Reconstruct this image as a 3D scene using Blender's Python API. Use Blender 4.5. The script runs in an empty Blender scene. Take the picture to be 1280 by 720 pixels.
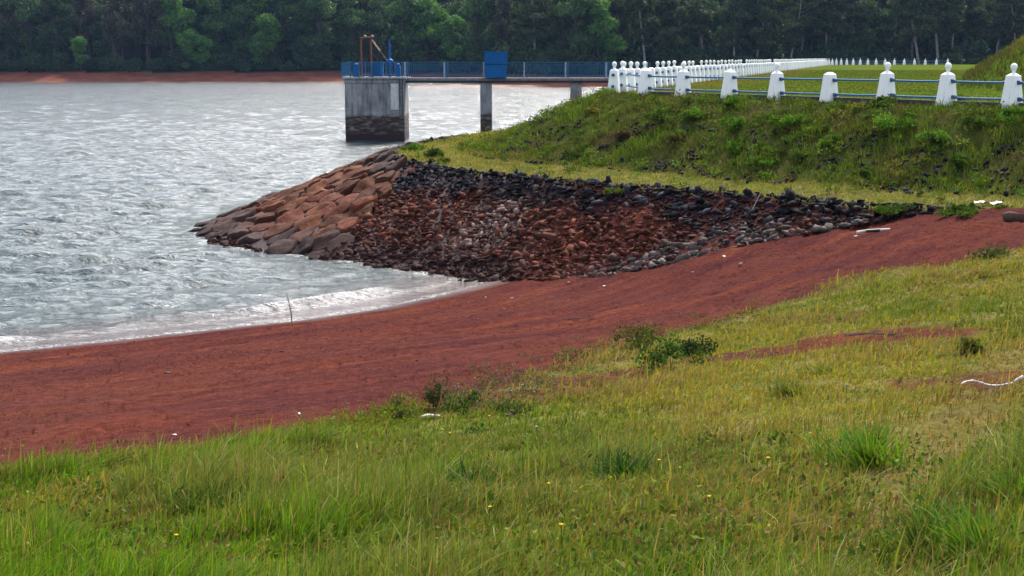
import bpy, math, random
import numpy as np
from mathutils import Vector, Matrix

R = math.radians
S = bpy.context.scene
C = S.collection
rng = np.random.default_rng(7)
rnd = random.Random(11)

# ------------------------------------------------------------------ camera
H = 5.8                                   # eye height above the lake
PITCH = R(9.3)
F = 1758.0                                # focal length in 1280-wide pixels
cd = bpy.data.cameras.new('camera'); cam = bpy.data.objects.new('camera', cd); C.objects.link(cam)
cam.location = (0, 0, H); cam.rotation_euler = (math.pi/2 - PITCH, 0, 0)
cd.sensor_width = 36; cd.lens = 36*F/1280; cd.clip_end = 3000; cd.clip_start = 0.2
S.camera = cam
cP, sP = math.cos(PITCH), math.sin(PITCH)

def ray(px, py):
    a, b = (px-640)/F, (360-py)/F
    return a, cP + b*sP, b*cP - sP          # world direction (x, y, z)
def unz(px, py, z):
    x, y, d = ray(px, py); k = (z-H)/d
    return x*k, y*k
def unY(px, py, Y):
    x, y, d = ray(px, py); k = Y/y
    return x*k, H + d*k

# ------------------------------------------------------------------ noise
def _h(ix, iy, seed):
    n = (ix*374761393 + iy*668265263 + seed*982451653) & 0xFFFFFFFF
    n = ((n ^ (n >> 13))*1274126177) & 0xFFFFFFFF
    return ((n ^ (n >> 16)) & 0xFFFF)/65535.0
def vn(x, y, seed=0):
    x = np.asarray(x, float); y = np.asarray(y, float)
    ix = np.floor(x).astype(np.int64); iy = np.floor(y).astype(np.int64)
    fx = x-ix; fy = y-iy
    fx = fx*fx*(3-2*fx); fy = fy*fy*(3-2*fy)
    a = _h(ix, iy, seed); b = _h(ix+1, iy, seed); c = _h(ix, iy+1, seed); d = _h(ix+1, iy+1, seed)
    return (a*(1-fx)+b*fx)*(1-fy) + (c*(1-fx)+d*fx)*fy
def fbm(x, y, seed=0, o=4, g=0.5):
    t = 0; a = 1; s = 0
    for i in range(o):
        t = t + a*vn(np.asarray(x)*2**i+i*17.3, np.asarray(y)*2**i-i*9.1, seed+i); s += a; a *= g
    return t/s
def sst(a, b, x):
    t = np.clip((np.asarray(x, float)-a)/(b-a), 0, 1); return t*t*(3-2*t)
def sdf(poly, x, y, closed=True):
    """distance to a polygon, negative inside; for an open line: positive on its right-hand side"""
    p = np.asarray(poly, float); x = np.asarray(x, float); y = np.asarray(y, float)
    d2 = np.full(x.shape, 1e18); ins = np.zeros(x.shape, bool); sg = np.zeros(x.shape)
    n = len(p)
    for i in range(n if closed else n-1):
        a = p[i]; b = p[(i+1) % n]; e = b-a
        wx = x-a[0]; wy = y-a[1]
        t = np.clip((wx*e[0]+wy*e[1])/(e@e), 0, 1)
        dx = wx-e[0]*t; dy = wy-e[1]*t; q = dx*dx+dy*dy
        near = q < d2
        d2 = np.where(near, q, d2)
        if closed:
            c = ((a[1] <= y) & (b[1] > y)) | ((b[1] <= y) & (a[1] > y))
            with np.errstate(divide='ignore', invalid='ignore'):
                xi = a[0] + (y-a[1])/(b[1]-a[1] if b[1] != a[1] else 1e-9)*e[0]
            ins ^= c & (x < xi)
        else:
            sg = np.where(near, np.sign(-(e[0]*wy-e[1]*wx)), sg)
    d = np.sqrt(d2)
    return np.where(ins, -d, d) if closed else d*sg

# ------------------------------------------------------------------ plan of the place
WL = [unz(px, py, 0) for px, py in ((0,440),(130,427),(250,413),(365,401),(450,389),(540,371),(612,352))]
def ext(a, b, k):
    return (a[0]+(a[0]-b[0])*k, a[1]+(a[1]-b[1])*k)
SHORE = [ext(WL[0], WL[2], 12)] + WL + [ext(WL[-1], WL[-3], 14)]

# fence lines (crest of the dam)
def row1_pt(t):                            # t in metres of depth
    return (12.46-0.65*(t-35), t)
CORNER = unz(767, 110.5, 4.55)
def crest_edge(y):                         # upstream edge of the crest, x for depth y
    base = 3.6 + 0.262*(y-51)
    return base
CREST = [(60,-40)] + [(row1_pt(t)[0]-.55, row1_pt(t)[1]-.36) for t in (20, 28, 35, 42, 46)] + [(3.9,47.9),(3.35,49.4),(3.5,51.5)] + \
        [(crest_edge(y)-.3, y) for y in (60, 97, 160, 240)] + [(58.5,252),(75,264),(130,275),(330,275),(330,-40)]
bz = 2.4
BERM = [(30,8),(17,22)] + [unz(px, py, z) for px, py, z in ((1240,268,2.62),(1170,262,2.6),(1080,257,2.55),(1000,250,2.5),(900,242,2.45),(760,232,2.4),(640,222,2.4),(560,214,2.4),(515,206,2.4))] + \
       [(-4.2,48.5),(-4.5,52.5),(-2.8,60),(1.5,75),(7,97),(40,240),(70,272),(330,285),(330,-60)]
TOE = [(27,2),(12,19)] + [(7.2,25.5),(3.3,31.2)] + [unz(px, py, 0) for px, py in ((610,352),(540,341),(470,331),(400,322),(330,313),(266,304))] + \
      [(-10.6,48.5),(-10.2,55),(-8,63),(-3,78),(2,97),(36,245),(66,280),(330,295),(330,-80)]

def far_shore(x):
    return 342 - 58*sst(-14, 9, x) - 0.03*np.clip(-np.asarray(x, float)-40, 0, 200)

def terrain(x, y, detail=True, parts=False):
    x = np.asarray(x, float); y = np.asarray(y, float)
    s = sdf(SHORE, x, y, closed=False)
    zb = np.where(s > 0, .125*s + .0012*s*s, .16*s)
    zb = np.clip(zb, -3, 40)
    zb = np.where(s > 30, .125*30+.0012*900 + (s-30)*.12, zb)
    zb = zb + .85*sst(1, 9, x)*sst(13, 27, y)*sst(0, 6, s)
    d1 = sdf(CREST, x, y); d2 = sdf(BERM, x, y); d3 = sdf(TOE, x, y)
    zt = 4.55
    t = np.clip(d1/np.maximum(d1-d2, 1e-3), 0, 1)
    zberm = 2.4 + .22*sst(3, 11, x)*sst(45, 28, y)
    u = np.clip(t/.62, 0, 1)
    prof = 1-(.55*u + .45*(u*u*(3-2*u)))
    zs = zberm + .22*(1-np.clip((t-.62)/.38, 0, 1)) + (zt-zberm-.22)*prof
    t2 = np.clip(d2/np.maximum(d2-d3, 1e-3), 0, 1)
    zr = zberm*(1-t2**.9)
    ze = np.where(d1 <= 0, zt, np.where(d2 <= 0, zs, np.where(d3 <= 0, zr, np.maximum(-.42*d3, -3))))
    k = .12
    z = np.maximum(zb, ze)
    m = np.exp(-np.abs(zb-ze)/k)*k*.35
    z = z + m*((s > -1))
    # grassy mound at the right abutment
    xm = .322*y - 1.0
    zm = 4.4 + .56*np.maximum(x-xm, 0)**1.08 + .5*(fbm(x/2.2, y/2.2, 61, 3)-.5)*sst(0, 2, x-xm); zm = np.where(zm > 8, 8+(zm-8)*.3, zm)
    mm = sst(41, 52, y)*sst(96, 78, y)
    z = np.where((d1 < 0), np.maximum(z, (zm-4.4)*mm+4.4), z)
    # far side of the lake
    q = y - far_shore(x) - 3*(fbm(x/30, y/300, 5)-.5)
    zf = np.where(q > 0, np.minimum(q*.17, 2.3) + np.maximum(q-13.5, 0)*.2, np.maximum(q*.08, -3))
    zf = np.minimum(zf, 60)
    spit = .75*np.exp(-((y-287)/2.2)**2)*sst(-24, -18, x)*sst(14, 8, x) - .25
    zf = np.maximum(zf, np.where((y > 278) & (y < 298), spit, -3))
    z = np.where(y > 255, np.maximum(zf, np.where(d1 < 0, z, -3)), z)
    if detail:
        land = sst(-.3, .8, s)*(y < 200)
        z = z + land*((fbm(x/2.4, y/2.4, 3, 3)-.5)*.10 + (fbm(x/.45, y/.45, 9, 3)-.5)*.035)*sst(0, 2.5, s+.2)
        uu = x*.72+y*.69
        z = z + land*sst(.6, 1.6, s)*sst(.2, 1, d2)*((fbm(s*1.5, uu*.16, 23, 3)-.5)*.11 + (fbm(s*5.5, uu*.5, 27, 2)-.5)*.03 - .035*(fbm(x/.33, y/.33, 29, 2) > .66))
        slope = (d1 > 0)*(d2 < 0)
        z = z + slope*((fbm(x/1.3, y/1.3, 13, 3)-.5)*.22)
        z = z + (d2 > 0)*(d3 < 0)*(y < 70)*((fbm(x/.7, y/.7, 19, 2)-.5)*.12)
    if parts: return z, zb, ze
    return z

def cast(px, py, lo=3.5, hi=420):
    """where the line of sight of a picture point meets the terrain"""
    x, y, d = ray(px, py)
    Y = np.exp(np.linspace(math.log(lo), math.log(hi), 2600)); k = Y/y
    g = terrain(x*k, Y) - (H + d*k)
    i = int(np.argmax(g > 0))
    if g[i] <= 0: i = len(Y)-1
    i = max(i, 1)
    f = -g[i-1]/(g[i]-g[i-1]+1e-12)
    YY = Y[i-1] + (Y[i]-Y[i-1])*min(max(f, 0), 1)
    X = x*YY/y
    return X, YY, float(terrain(np.array([X]), np.array([YY]))[0])

GRASS = [cast(px, py)[:2] for px, py in ((-200,606),(-80,600),(0,593),(100,585),(200,572),(300,558),(400,543),(450,530),(500,516),(560,502),(640,485),(700,470),(750,447),(800,427),(850,413),(930,394),(1000,374),(1060,354),(1130,338),(1200,327),(1280,312),(1400,300))] + [(16,20),(26,2),(10,-12),(-12,-12),(-9,2)]
LUSH = [cast(px, py)[:2] for px, py in ((-200,600),(0,588),(150,578),(300,562),(430,546),(520,560),(640,566),(750,566),(830,590),(900,618),(960,655),(1000,690),(1040,719))] + [(1.4,3),(-9,0)]
LUSH2 = [cast(px, py)[:2] for px, py in ((1085,719),(1110,690),(1170,630),(1230,590),(1290,560),(1420,520))] + [(8,2),(2,2.5)]

# ------------------------------------------------------------------ mesh helpers
def np_mesh(name, V, quads=None, tris=None, mat=None, smooth=False, tint=None, attrs=None, mi=None):
    me = bpy.data.meshes.new(name)
    V = np.asarray(V, np.float32)
    me.vertices.add(len(V)); me.vertices.foreach_set('co', V.ravel())
    idx = []; starts = []; off = 0
    for f, n in ((quads, 4), (tris, 3)):
        if f is None or len(f) == 0: continue
        f = np.asarray(f, np.int32)
        idx.append(f.ravel()); starts.append(off + np.arange(len(f), dtype=np.int32)*n); off += f.size
    idx = np.concatenate(idx); starts = np.concatenate(starts)
    me.loops.add(len(idx)); me.loops.foreach_set('vertex_index', idx)
    me.polygons.add(len(starts)); me.polygons.foreach_set('loop_start', starts)
    if smooth: me.polygons.foreach_set('use_smooth', np.ones(len(starts), bool))
    me.update(calc_edges=True)
    if tint is not None:
        a = me.attributes.new('tint', 'FLOAT_COLOR', 'POINT')
        c = np.ones((len(V), 4), np.float32); c[:, :3] = tint; a.data.foreach_set('color', c.ravel())
    for k, v in (attrs or {}).items():
        a = me.attributes.new(k, 'FLOAT', 'POINT'); a.data.foreach_set('value', np.asarray(v, np.float32))
    if mat: me.materials.append(mat)
    return me
def link(name, me, parent=None, loc=(0,0,0), rot=(0,0,0)):
    o = bpy.data.objects.new(name, me); C.objects.link(o); o.location = loc; o.rotation_euler = rot
    if parent: o.parent = parent
    return o
def tag(o, label=None, cat=None, group=None, kind=None):
    if label: o['label'] = label
    if cat: o['category'] = cat
    if group: o['group'] = group
    if kind: o['kind'] = kind
    return o
def empty(name, loc=(0,0,0), rz=0):
    o = bpy.data.objects.new(name, None); C.objects.link(o); o.location = loc; o.rotation_euler = (0,0,rz); o.empty_display_size = .2
    return o

class MB:
    """collects boxes, tubes and lathes into one mesh"""
    def __init__(s): s.v = []; s.f = []; s.n = 0
    def add(s, V, Fs):
        s.v += [tuple(map(float, p)) for p in V]; s.f += [tuple(i+s.n for i in f) for f in Fs]; s.n += len(V); return s
    def box(s, c, d, rz=0, bev=0, taper=1.0):
        hx, hy, hz = d[0]/2, d[1]/2, d[2]/2
        P = []
        if bev > 0:
            for z, k, b in ((-hz, 1, bev), (-hz+bev, 1, 0), (hz-bev, taper, 0), (hz, taper, bev)):
                ax, ay = hx*k-b, hy*k-b
                e = min(bev, ax*.6, ay*.6)
                for x, y in ((-ax, -ay+e), (-ax+e, -ay), (ax-e, -ay), (ax, -ay+e), (ax, ay-e), (ax-e, ay), (-ax+e, ay), (-ax, ay-e)):
                    P.append((x, y, z))
            Fs = [tuple(range(7, -1, -1)), tuple(range(24, 32))]
            for r in range(3):
                for i in range(8):
                    j = (i+1) % 8; Fs.append((r*8+i, r*8+j, r*8+8+j, r*8+8+i))
        else:
            for z, k in ((-hz, 1), (hz, taper)):
                for x, y in ((-hx*k, -hy*k), (hx*k, -hy*k), (hx*k, hy*k), (-hx*k, hy*k)): P.append((x, y, z))
            Fs = [(3,2,1,0),(4,5,6,7)] + [(i, (i+1) % 4, 4+(i+1) % 4, 4+i) for i in range(4)]
        cr, sr = math.cos(rz), math.sin(rz)
        return s.add([(c[0]+x*cr-y*sr, c[1]+x*sr+y*cr, c[2]+z) for x, y, z in P], Fs)
    def tube(s, pts, r, n=8, r2=None):
        pts = [Vector(p) for p in pts]; V = []; m = len(pts)
        for i, p in enumerate(pts):
            t = (pts[min(i+1, m-1)]-pts[max(i-1, 0)]).normalized()
            a = t.cross(Vector((0,0,1)));
            if a.length < .05: a = t.cross(Vector((1,0,0)))
            a.normalize(); b = t.cross(a)
            rr = r if r2 is None else r + (r2-r)*i/(m-1)
            if isinstance(r, (list, tuple)): rr = r[i]
            for k in range(n):
                w = 2*math.pi*k/n; V.append(p + a*math.cos(w)*rr + b*math.sin(w)*rr)
        Fs = [(i*n+k, i*n+(k+1) % n, (i+1)*n+(k+1) % n, (i+1)*n+k) for i in range(m-1) for k in range(n)]
        Fs += [tuple(range(n-1, -1, -1)), tuple(range((m-1)*n, m*n))]
        return s.add(V, Fs)
    def lathe(s, c, prof, n=16):
        V = []; m = len(prof)
        for r, z in prof:
            for k in range(n):
                w = 2*math.pi*k/n; V.append((c[0]+r*math.cos(w), c[1]+r*math.sin(w), c[2]+z))
        Fs = [(i*n+k, i*n+(k+1) % n, (i+1)*n+(k+1) % n, (i+1)*n+k) for i in range(m-1) for k in range(n)]
        Fs += [tuple(range(n-1, -1, -1)), tuple(range((m-1)*n, m*n))]
        return s.add(V, Fs)
    def mesh(s, name, mat, smooth=0):
        me = bpy.data.meshes.new(name); me.from_pydata(s.v, [], s.f); me.update()
        me.materials.append(mat)
        if smooth:
            me.polygons.foreach_set('use_smooth', [True]*len(me.polygons))
            try: me.set_sharp_from_angle(angle=R(smooth))
            except Exception: pass
        return me
    def build(s, name, mat, parent=None, smooth=0, loc=(0,0,0)):
        return link(name, s.mesh(name, mat, smooth), parent, loc)

# ------------------------------------------------------------------ materials
class NT:
    def __init__(s, name):
        s.m = bpy.data.materials.new(name); s.m.use_nodes = True; s.t = s.m.node_tree
        s.t.nodes.clear(); s.out = s.n('ShaderNodeOutputMaterial')
    def n(s, kind, **kw):
        nd = s.t.nodes.new(kind)
        for k, v in kw.items(): setattr(nd, k, v)
        return nd
    def set(s, sock, v):
        if v is None: return
        if isinstance(v, bpy.types.NodeSocket): s.t.links.new(v, sock)
        elif isinstance(v, (tuple, list)) and len(v) == 3 and sock.type == 'RGBA': sock.default_value = (*v, 1)
        else: sock.default_value = v
    def coord(s, w='Object'): return s.n('ShaderNodeTexCoord').outputs[w]
    def attr(s, name, o='Fac'): return s.n('ShaderNodeAttribute', attribute_name=name).outputs[o]
    def noise(s, scale, detail=4, rough=.5, vec=None, dist=0, o='Fac', dim='3D'):
        nd = s.n('ShaderNodeTexNoise'); nd.inputs['Scale'].default_value = scale; nd.inputs['Detail'].default_value = detail
        nd.inputs['Roughness'].default_value = rough; nd.inputs['Distortion'].default_value = dist
        s.set(nd.inputs['Vector'], vec if vec is not None else s.coord()); return nd.outputs[o]
    def vor(s, scale, vec=None, o='Distance', feature='F1'):
        nd = s.n('ShaderNodeTexVoronoi', feature=feature); nd.inputs['Scale'].default_value = scale
        s.set(nd.inputs['Vector'], vec if vec is not None else s.coord()); return nd.outputs[o]
    def mapv(s, vec=None, scale=(1,1,1), rot=(0,0,0)):
        nd = s.n('ShaderNodeMapping'); s.set(nd.inputs['Vector'], vec if vec is not None else s.coord())
        nd.inputs['Scale'].default_value = scale; nd.inputs['Rotation'].default_value = rot; return nd.outputs[0]
    def ramp(s, fac, stops, interp='LINEAR'):
        nd = s.n('ShaderNodeValToRGB'); s.set(nd.inputs[0], fac); cr = nd.color_ramp; cr.interpolation = interp
        while len(cr.elements) < len(stops): cr.elements.new(.5)
        for e, (p, c) in zip(cr.elements, stops):
            e.position = p; e.color = (c, c, c, 1) if isinstance(c, (int, float)) else (*c, 1)
        return nd.outputs[0]
    def mix(s, fac, a, b, blend='MIX'):
        nd = s.n('ShaderNodeMix', data_type='RGBA', blend_type=blend)
        s.set(nd.inputs[0], fac); s.set(nd.inputs[6], a); s.set(nd.inputs[7], b); return nd.outputs[2]
    def math(s, op, a, b=None, c=None, clamp=False):
        nd = s.n('ShaderNodeMath', operation=op, use_clamp=clamp); s.set(nd.inputs[0], a); s.set(nd.inputs[1], b)
        if c is not None: s.set(nd.inputs[2], c)
        return nd.outputs[0]
    def bump(s, h, strength=.3, dist=.02, normal=None):
        nd = s.n('ShaderNodeBump'); s.set(nd.inputs['Height'], h); nd.inputs['Strength'].default_value = strength
        nd.inputs['Distance'].default_value = dist; s.set(nd.inputs['Normal'], normal); return nd.outputs[0]
    def bsdf(s, col, rough=.8, spec=.3, normal=None, metal=0, **kw):
        b = s.n('ShaderNodeBsdfPrincipled'); s.set(b.inputs['Base Color'], col); s.set(b.inputs['Roughness'], rough)
        s.set(b.inputs['Specular IOR Level'], spec); s.set(b.inputs['Metallic'], metal); s.set(b.inputs['Normal'], normal)
        for k, v in kw.items(): s.set(b.inputs[k], v)
        return b.outputs[0]
    def done(s, sh): s.t.links.new(sh, s.out.inputs['Surface']); return s.m

def leaf_mat(name, trans=.35, rough=.55, spec=.25, vary=.25):
    t = NT(name); col = t.attr('tint', 'Color')
    nz = t.noise(1.3, 3); col = t.mix(1.0, col, t.ramp(nz, [(.25, 1-vary), (.75, 1+vary)]), 'MULTIPLY')
    a = t.bsdf(col, rough, spec)
    tr = t.n('ShaderNodeBsdfTranslucent'); t.set(tr.inputs['Color'], t.mix(1.0, col, (1.15, 1.1, .55), 'MULTIPLY'))
    mx = t.n('ShaderNodeMixShader'); mx.inputs[0].default_value = trans
    t.t.links.new(a, mx.inputs[1]); t.t.links.new(tr.outputs[0], mx.inputs[2])
    return t.done(mx.outputs[0])
# ------------------------------------------------------------------ light and sky
EL, AZ = 47, 19                           # sun ahead of the camera, a little to the right, behind thin cloud
w = bpy.data.worlds.new('World'); S.world = w; w.use_nodes = True
nt = w.node_tree; bg = nt.nodes['Background']
sky = nt.nodes.new('ShaderNodeTexSky'); sky.sky_type = 'NISHITA'; sky.sun_disc = False
sky.sun_elevation = R(EL); sky.sun_rotation = R(AZ); sky.air_density = 1.0; sky.dust_density = 3.0; sky.ozone_density = 1.0
hs = nt.nodes.new('ShaderNodeHueSaturation'); hs.inputs['Saturation'].default_value = .55; hs.inputs['Value'].default_value = 1.0
nt.links.new(sky.outputs[0], hs.inputs['Color']); nt.links.new(hs.outputs[0], bg.inputs['Color']); bg.inputs['Strength'].default_value = .13
sd = bpy.data.lights.new('sun', 'SUN'); sd.energy = 2.4; sd.angle = R(4); sd.color = (1, .95, .86)
so = bpy.data.objects.new('sun', sd); C.objects.link(so)
dirv = Vector((math.sin(R(AZ))*math.cos(R(EL)), math.cos(R(AZ))*math.cos(R(EL)), math.sin(R(EL))))
so.rotation_euler = (-dirv).to_track_quat('-Z', 'Y').to_euler(); so.location = (0, 0, 60)
S.view_settings.view_transform = 'Standard'; S.view_settings.look = 'None'; S.view_settings.gamma = 1; S.view_settings.exposure = 1.55
S.render.engine = 'CYCLES'; S.cycles.max_bounces = 6; S.cycles.diffuse_bounces = 3; S.cycles.glossy_bounces = 3
S.cycles.transmission_bounces = 3; S.cycles.transparent_max_bounces = 6; S.cycles.use_denoising = True
try: S.cycles.denoiser = 'OPENIMAGEDENOISE'
except Exception: pass

# ------------------------------------------------------------------ ground material (zones carried by the terrain)
PATHP = [cast(px, py)[:2] for px, py in ((1080,719),(1110,650),(1150,600),(1180,555),(1205,520),(1240,480),(1275,440))]
def ground_material():
    t = NT('ground')
    co = t.coord()
    wd = t.attr('w_dirt'); wr = t.attr('w_rock'); ss = t.attr('shore_s'); uu = t.attr('shore_u'); wf = t.attr('w_forest'); wl = t.attr('w_lawn'); wfs = t.attr('w_far'); wp = t.attr('w_path'); ws = t.attr('w_slope')
    cx = t.n('ShaderNodeCombineXYZ'); t.set(cx.inputs[0], t.math('MULTIPLY', ss, 1.5)); t.set(cx.inputs[1], t.math('MULTIPLY', uu, .22))
    streak = t.noise(1.1, 5, .62, cx.outputs[0], .4)
    n1 = t.noise(.55, 5, .6); n2 = t.noise(9, 5, .65); n3 = t.noise(42, 4, .7)
    red = t.ramp(streak, [(.32, (.045,.0125,.0105)), (.45, (.064,.0165,.0125)), (.56, (.082,.0205,.0125)), (.72, (.125,.033,.016))])
    red = t.mix(t.ramp(n1, [(.35, 0), (.7, .6)]), red, (.050,.0165,.0165)); red = t.mix(t.ramp(t.noise(.16, 4, .6), [(.45, 0), (.62, .32)]), red, (.095,.028,.015))
    red = t.mix(1.0, red, (1.10,1.32,1.48), 'MULTIPLY')
    red = t.mix(1.0, red, t.ramp(n2, [(.3, .6), (.5, 1.0), (.70, 1.35)]), 'MULTIPLY')
    red = t.mix(1.0, red, t.ramp(n3, [(.34, .55), (.5, 1.0), (.66, 1.3)]), 'MULTIPLY')
    wet = t.ramp(t.math('ADD', t.math('MULTIPLY', ss, .45), t.math('MULTIPLY', t.math('SUBTRACT', n1, .5), .5)), [(.10, 1), (.42, 0)])
    red = t.mix(wet, red, t.mix(1.0, red, (.42,.44,.52), 'MULTIPLY'))
    # foreground turf soil
    g1 = t.noise(1.6, 5, .6); g2 = t.noise(14, 4, .7)
    turf = t.ramp(g1, [(.3, (.055,.075,.014)), (.5, (.105,.105,.028)), (.66, (.16,.125,.05))])
    turf = t.mix(1.0, turf, t.ramp(g2, [(.3, .5), (.7, 1.4)]), 'MULTIPLY')
    lawn = t.ramp(t.noise(.22, 5, .6), [(.32, (.04,.072,.008)), (.5, (.06,.088,.011)), (.68, (.10,.085,.022))])
    lawn = t.mix(1.0, lawn, t.ramp(t.noise(3, 5, .75), [(.3, .7), (.7, 1.3)]), 'MULTIPLY')
    slope = t.ramp(t.noise(.8, 6, .65), [(.3, (.026,.040,.009)), (.5, (.05,.058,.014)), (.64, (.065,.05,.022)), (.75, (.035,.03,.03))])
    slope = t.mix(1.0, slope, t.ramp(g2, [(.3, .55), (.7, 1.4)]), 'MULTIPLY')
    rock = t.ramp(t.noise(6, 4, .6), [(.3, (.02,.01,.009)), (.7, (.075,.028,.02))])
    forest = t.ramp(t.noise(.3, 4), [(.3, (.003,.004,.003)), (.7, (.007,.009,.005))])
    col = turf
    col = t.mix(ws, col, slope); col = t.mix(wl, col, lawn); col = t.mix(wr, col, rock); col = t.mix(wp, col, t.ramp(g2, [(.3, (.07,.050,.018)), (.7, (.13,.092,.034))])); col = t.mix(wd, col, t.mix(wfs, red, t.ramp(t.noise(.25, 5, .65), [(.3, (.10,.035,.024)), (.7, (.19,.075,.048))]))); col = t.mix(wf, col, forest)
    h = t.math('ADD', t.math('MULTIPLY', n2, .6), t.math('MULTIPLY', n3, .5))
    nor = t.bump(h, .8, .06)
    wet = t.math('MULTIPLY', wet, wd)
    rg = t.math('SUBTRACT', .95, t.math('MULTIPLY', wet, .35))
    return t.done(t.bsdf(col, rg, t.math('MULTIPLY', wet, .2), nor))
M_ground = ground_material()

# ------------------------------------------------------------------ terrain sheets (one polar grid cut into its named areas)
def shore_u(x, y): return (np.asarray(x)*.72 + np.asarray(y)*.69)
def zones(x, y):
    s = sdf(SHORE, x, y, closed=False); d1 = sdf(CREST, x, y); d2 = sdf(BERM, x, y); d3 = sdf(TOE, x, y)
    g = sdf(GRASS, x, y)
    jit = (fbm(x*1.1, y*1.1, 31, 4)-.5)*2.2 + (fbm(x*5, y*5, 33, 3)-.5)*.6
    wg = sst(.35, -.35, g + jit*.55)
    # bare patches inside the grass
    bare = np.zeros_like(wg)
    for px, py, rx, ry, a in PATCHES:
        c = PC[(px, py)]; q = np.hypot((x-c[0])/rx, (y-c[1])/ry) + (fbm(x*1.3, y*1.3, 41, 3)-.5)*1.3
        bare = np.maximum(bare, sst(1.05, .7, q)*a)
    emb = (d2 < .15)
    rock = (d2 >= -.1) & (d3 < .3) & (y < 110)
    return dict(s=s, d1=d1, d2=d2, d3=d3, g=g, wg=wg, bare=bare)
PATCHES = [(945,440,1.35,.7,.92),(1095,422,1.5,.95,.95),(720,478,1.4,1.1,.9),(640,496,1.1,.7,.8),(1010,402,.9,.8,.6),(1235,475,.7,.7,.8),(560,508,.5,.35,.4),(860,500,.5,.3,.35)]
PC = {(p[0], p[1]): cast(p[0], p[1]) for p in PATCHES}

def build_terrain():
    na = 760
    ang = np.concatenate([np.linspace(-42,-23.5,40), np.linspace(-23,23,na), np.linspace(23.5,42,40)])*math.pi/180
    rad = np.concatenate([np.exp(np.linspace(math.log(1.2), math.log(20), 190)), np.exp(np.linspace(math.log(20), math.log(70), 300))[1:],
                          np.exp(np.linspace(math.log(70), math.log(640), 210))[1:]])
    A, Rr = np.meshgrid(ang, rad); X = (np.sin(A)*Rr).ravel(); Y = (np.cos(A)*Rr).ravel()
    z = zones(X, Y); Z, ZB, ZE = terrain(X, Y, True, True)
    d1, d2, d3, s = z['d1'], z['d2'], z['d3'], z['s']
    far = (Y > 255) & (d1 > 0)
    q = Y - far_shore(X)
    zb_only = (d2 > 0)
    rock = ((d2 > -.05) & (d3 < .6) & (Y < 120)).astype(float)
    # where the beach rises above the rock slope it is dirt
    over = sst(-.05, .08, ZB-ZE)
    w_rock = rock*(1-over)
    w_dirt = np.where(zb_only & (Y < 255), np.maximum(1-z['wg'], z['bare']), 0)
    w_dirt = np.where(far, (q < 13.5+2*(fbm(X/12, Y/40, 77)-.5)*4).astype(float), w_dirt)
    # dark soil bank at the end of the rocks
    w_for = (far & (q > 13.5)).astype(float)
    lawn = ((d1 <= .05)).astype(float)
    # berm strip is lawn like, yellowish
    t = np.clip(d1/np.maximum(d1-d2, 1e-3), 0, 1)
    w_slope = ((d1 > .05) & (d2 <= 0))*sst(.72, .60, t + (fbm(X/1.2, Y/1.2, 51)-.5)*.12)
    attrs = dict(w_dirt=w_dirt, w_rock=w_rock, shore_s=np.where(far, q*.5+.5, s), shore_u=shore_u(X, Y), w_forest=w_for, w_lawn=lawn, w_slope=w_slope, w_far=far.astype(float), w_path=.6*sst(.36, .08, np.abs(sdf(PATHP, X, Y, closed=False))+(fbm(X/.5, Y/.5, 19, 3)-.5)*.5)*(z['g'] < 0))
    nr, nc = len(rad), len(ang)
    i = np.arange(nr-1)[:, None]*nc + np.arange(nc-1)[None, :]
    Q = np.stack([i, i+1, i+1+nc, i+nc], -1).reshape(-1, 4)
    cx = lambda a: a[Q].mean(1)
    fx, fy, fd1, fd2, fd3, fwd, fs = X[Q].mean(1), Y[Q].mean(1), d1[Q].mean(1), d2[Q].mean(1), d3[Q].mean(1), w_dirt[Q].mean(1), s[Q].mean(1)
    ffar = (fy > 255) & (fd1 > 0); fwr = w_rock[Q].mean(1)
    cls = np.where(ffar, np.where(fy-far_shore(fx) < 13.5, 4, 5), np.where(fd1 <= 0, 3, np.where((fd2 <= 0) | (fwr > .5), 2, np.where((fwd > .5) & (fs > -.6), 1, np.where(fs <= -.6, 6, 0)))))
    V = np.stack([X, Y, Z], 1)
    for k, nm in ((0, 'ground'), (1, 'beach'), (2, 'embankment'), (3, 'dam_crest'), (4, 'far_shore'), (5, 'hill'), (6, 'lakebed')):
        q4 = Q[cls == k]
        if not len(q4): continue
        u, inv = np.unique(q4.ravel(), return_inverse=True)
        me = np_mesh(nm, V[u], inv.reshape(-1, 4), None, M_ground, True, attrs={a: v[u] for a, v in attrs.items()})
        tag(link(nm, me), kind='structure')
build_terrain()

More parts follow.
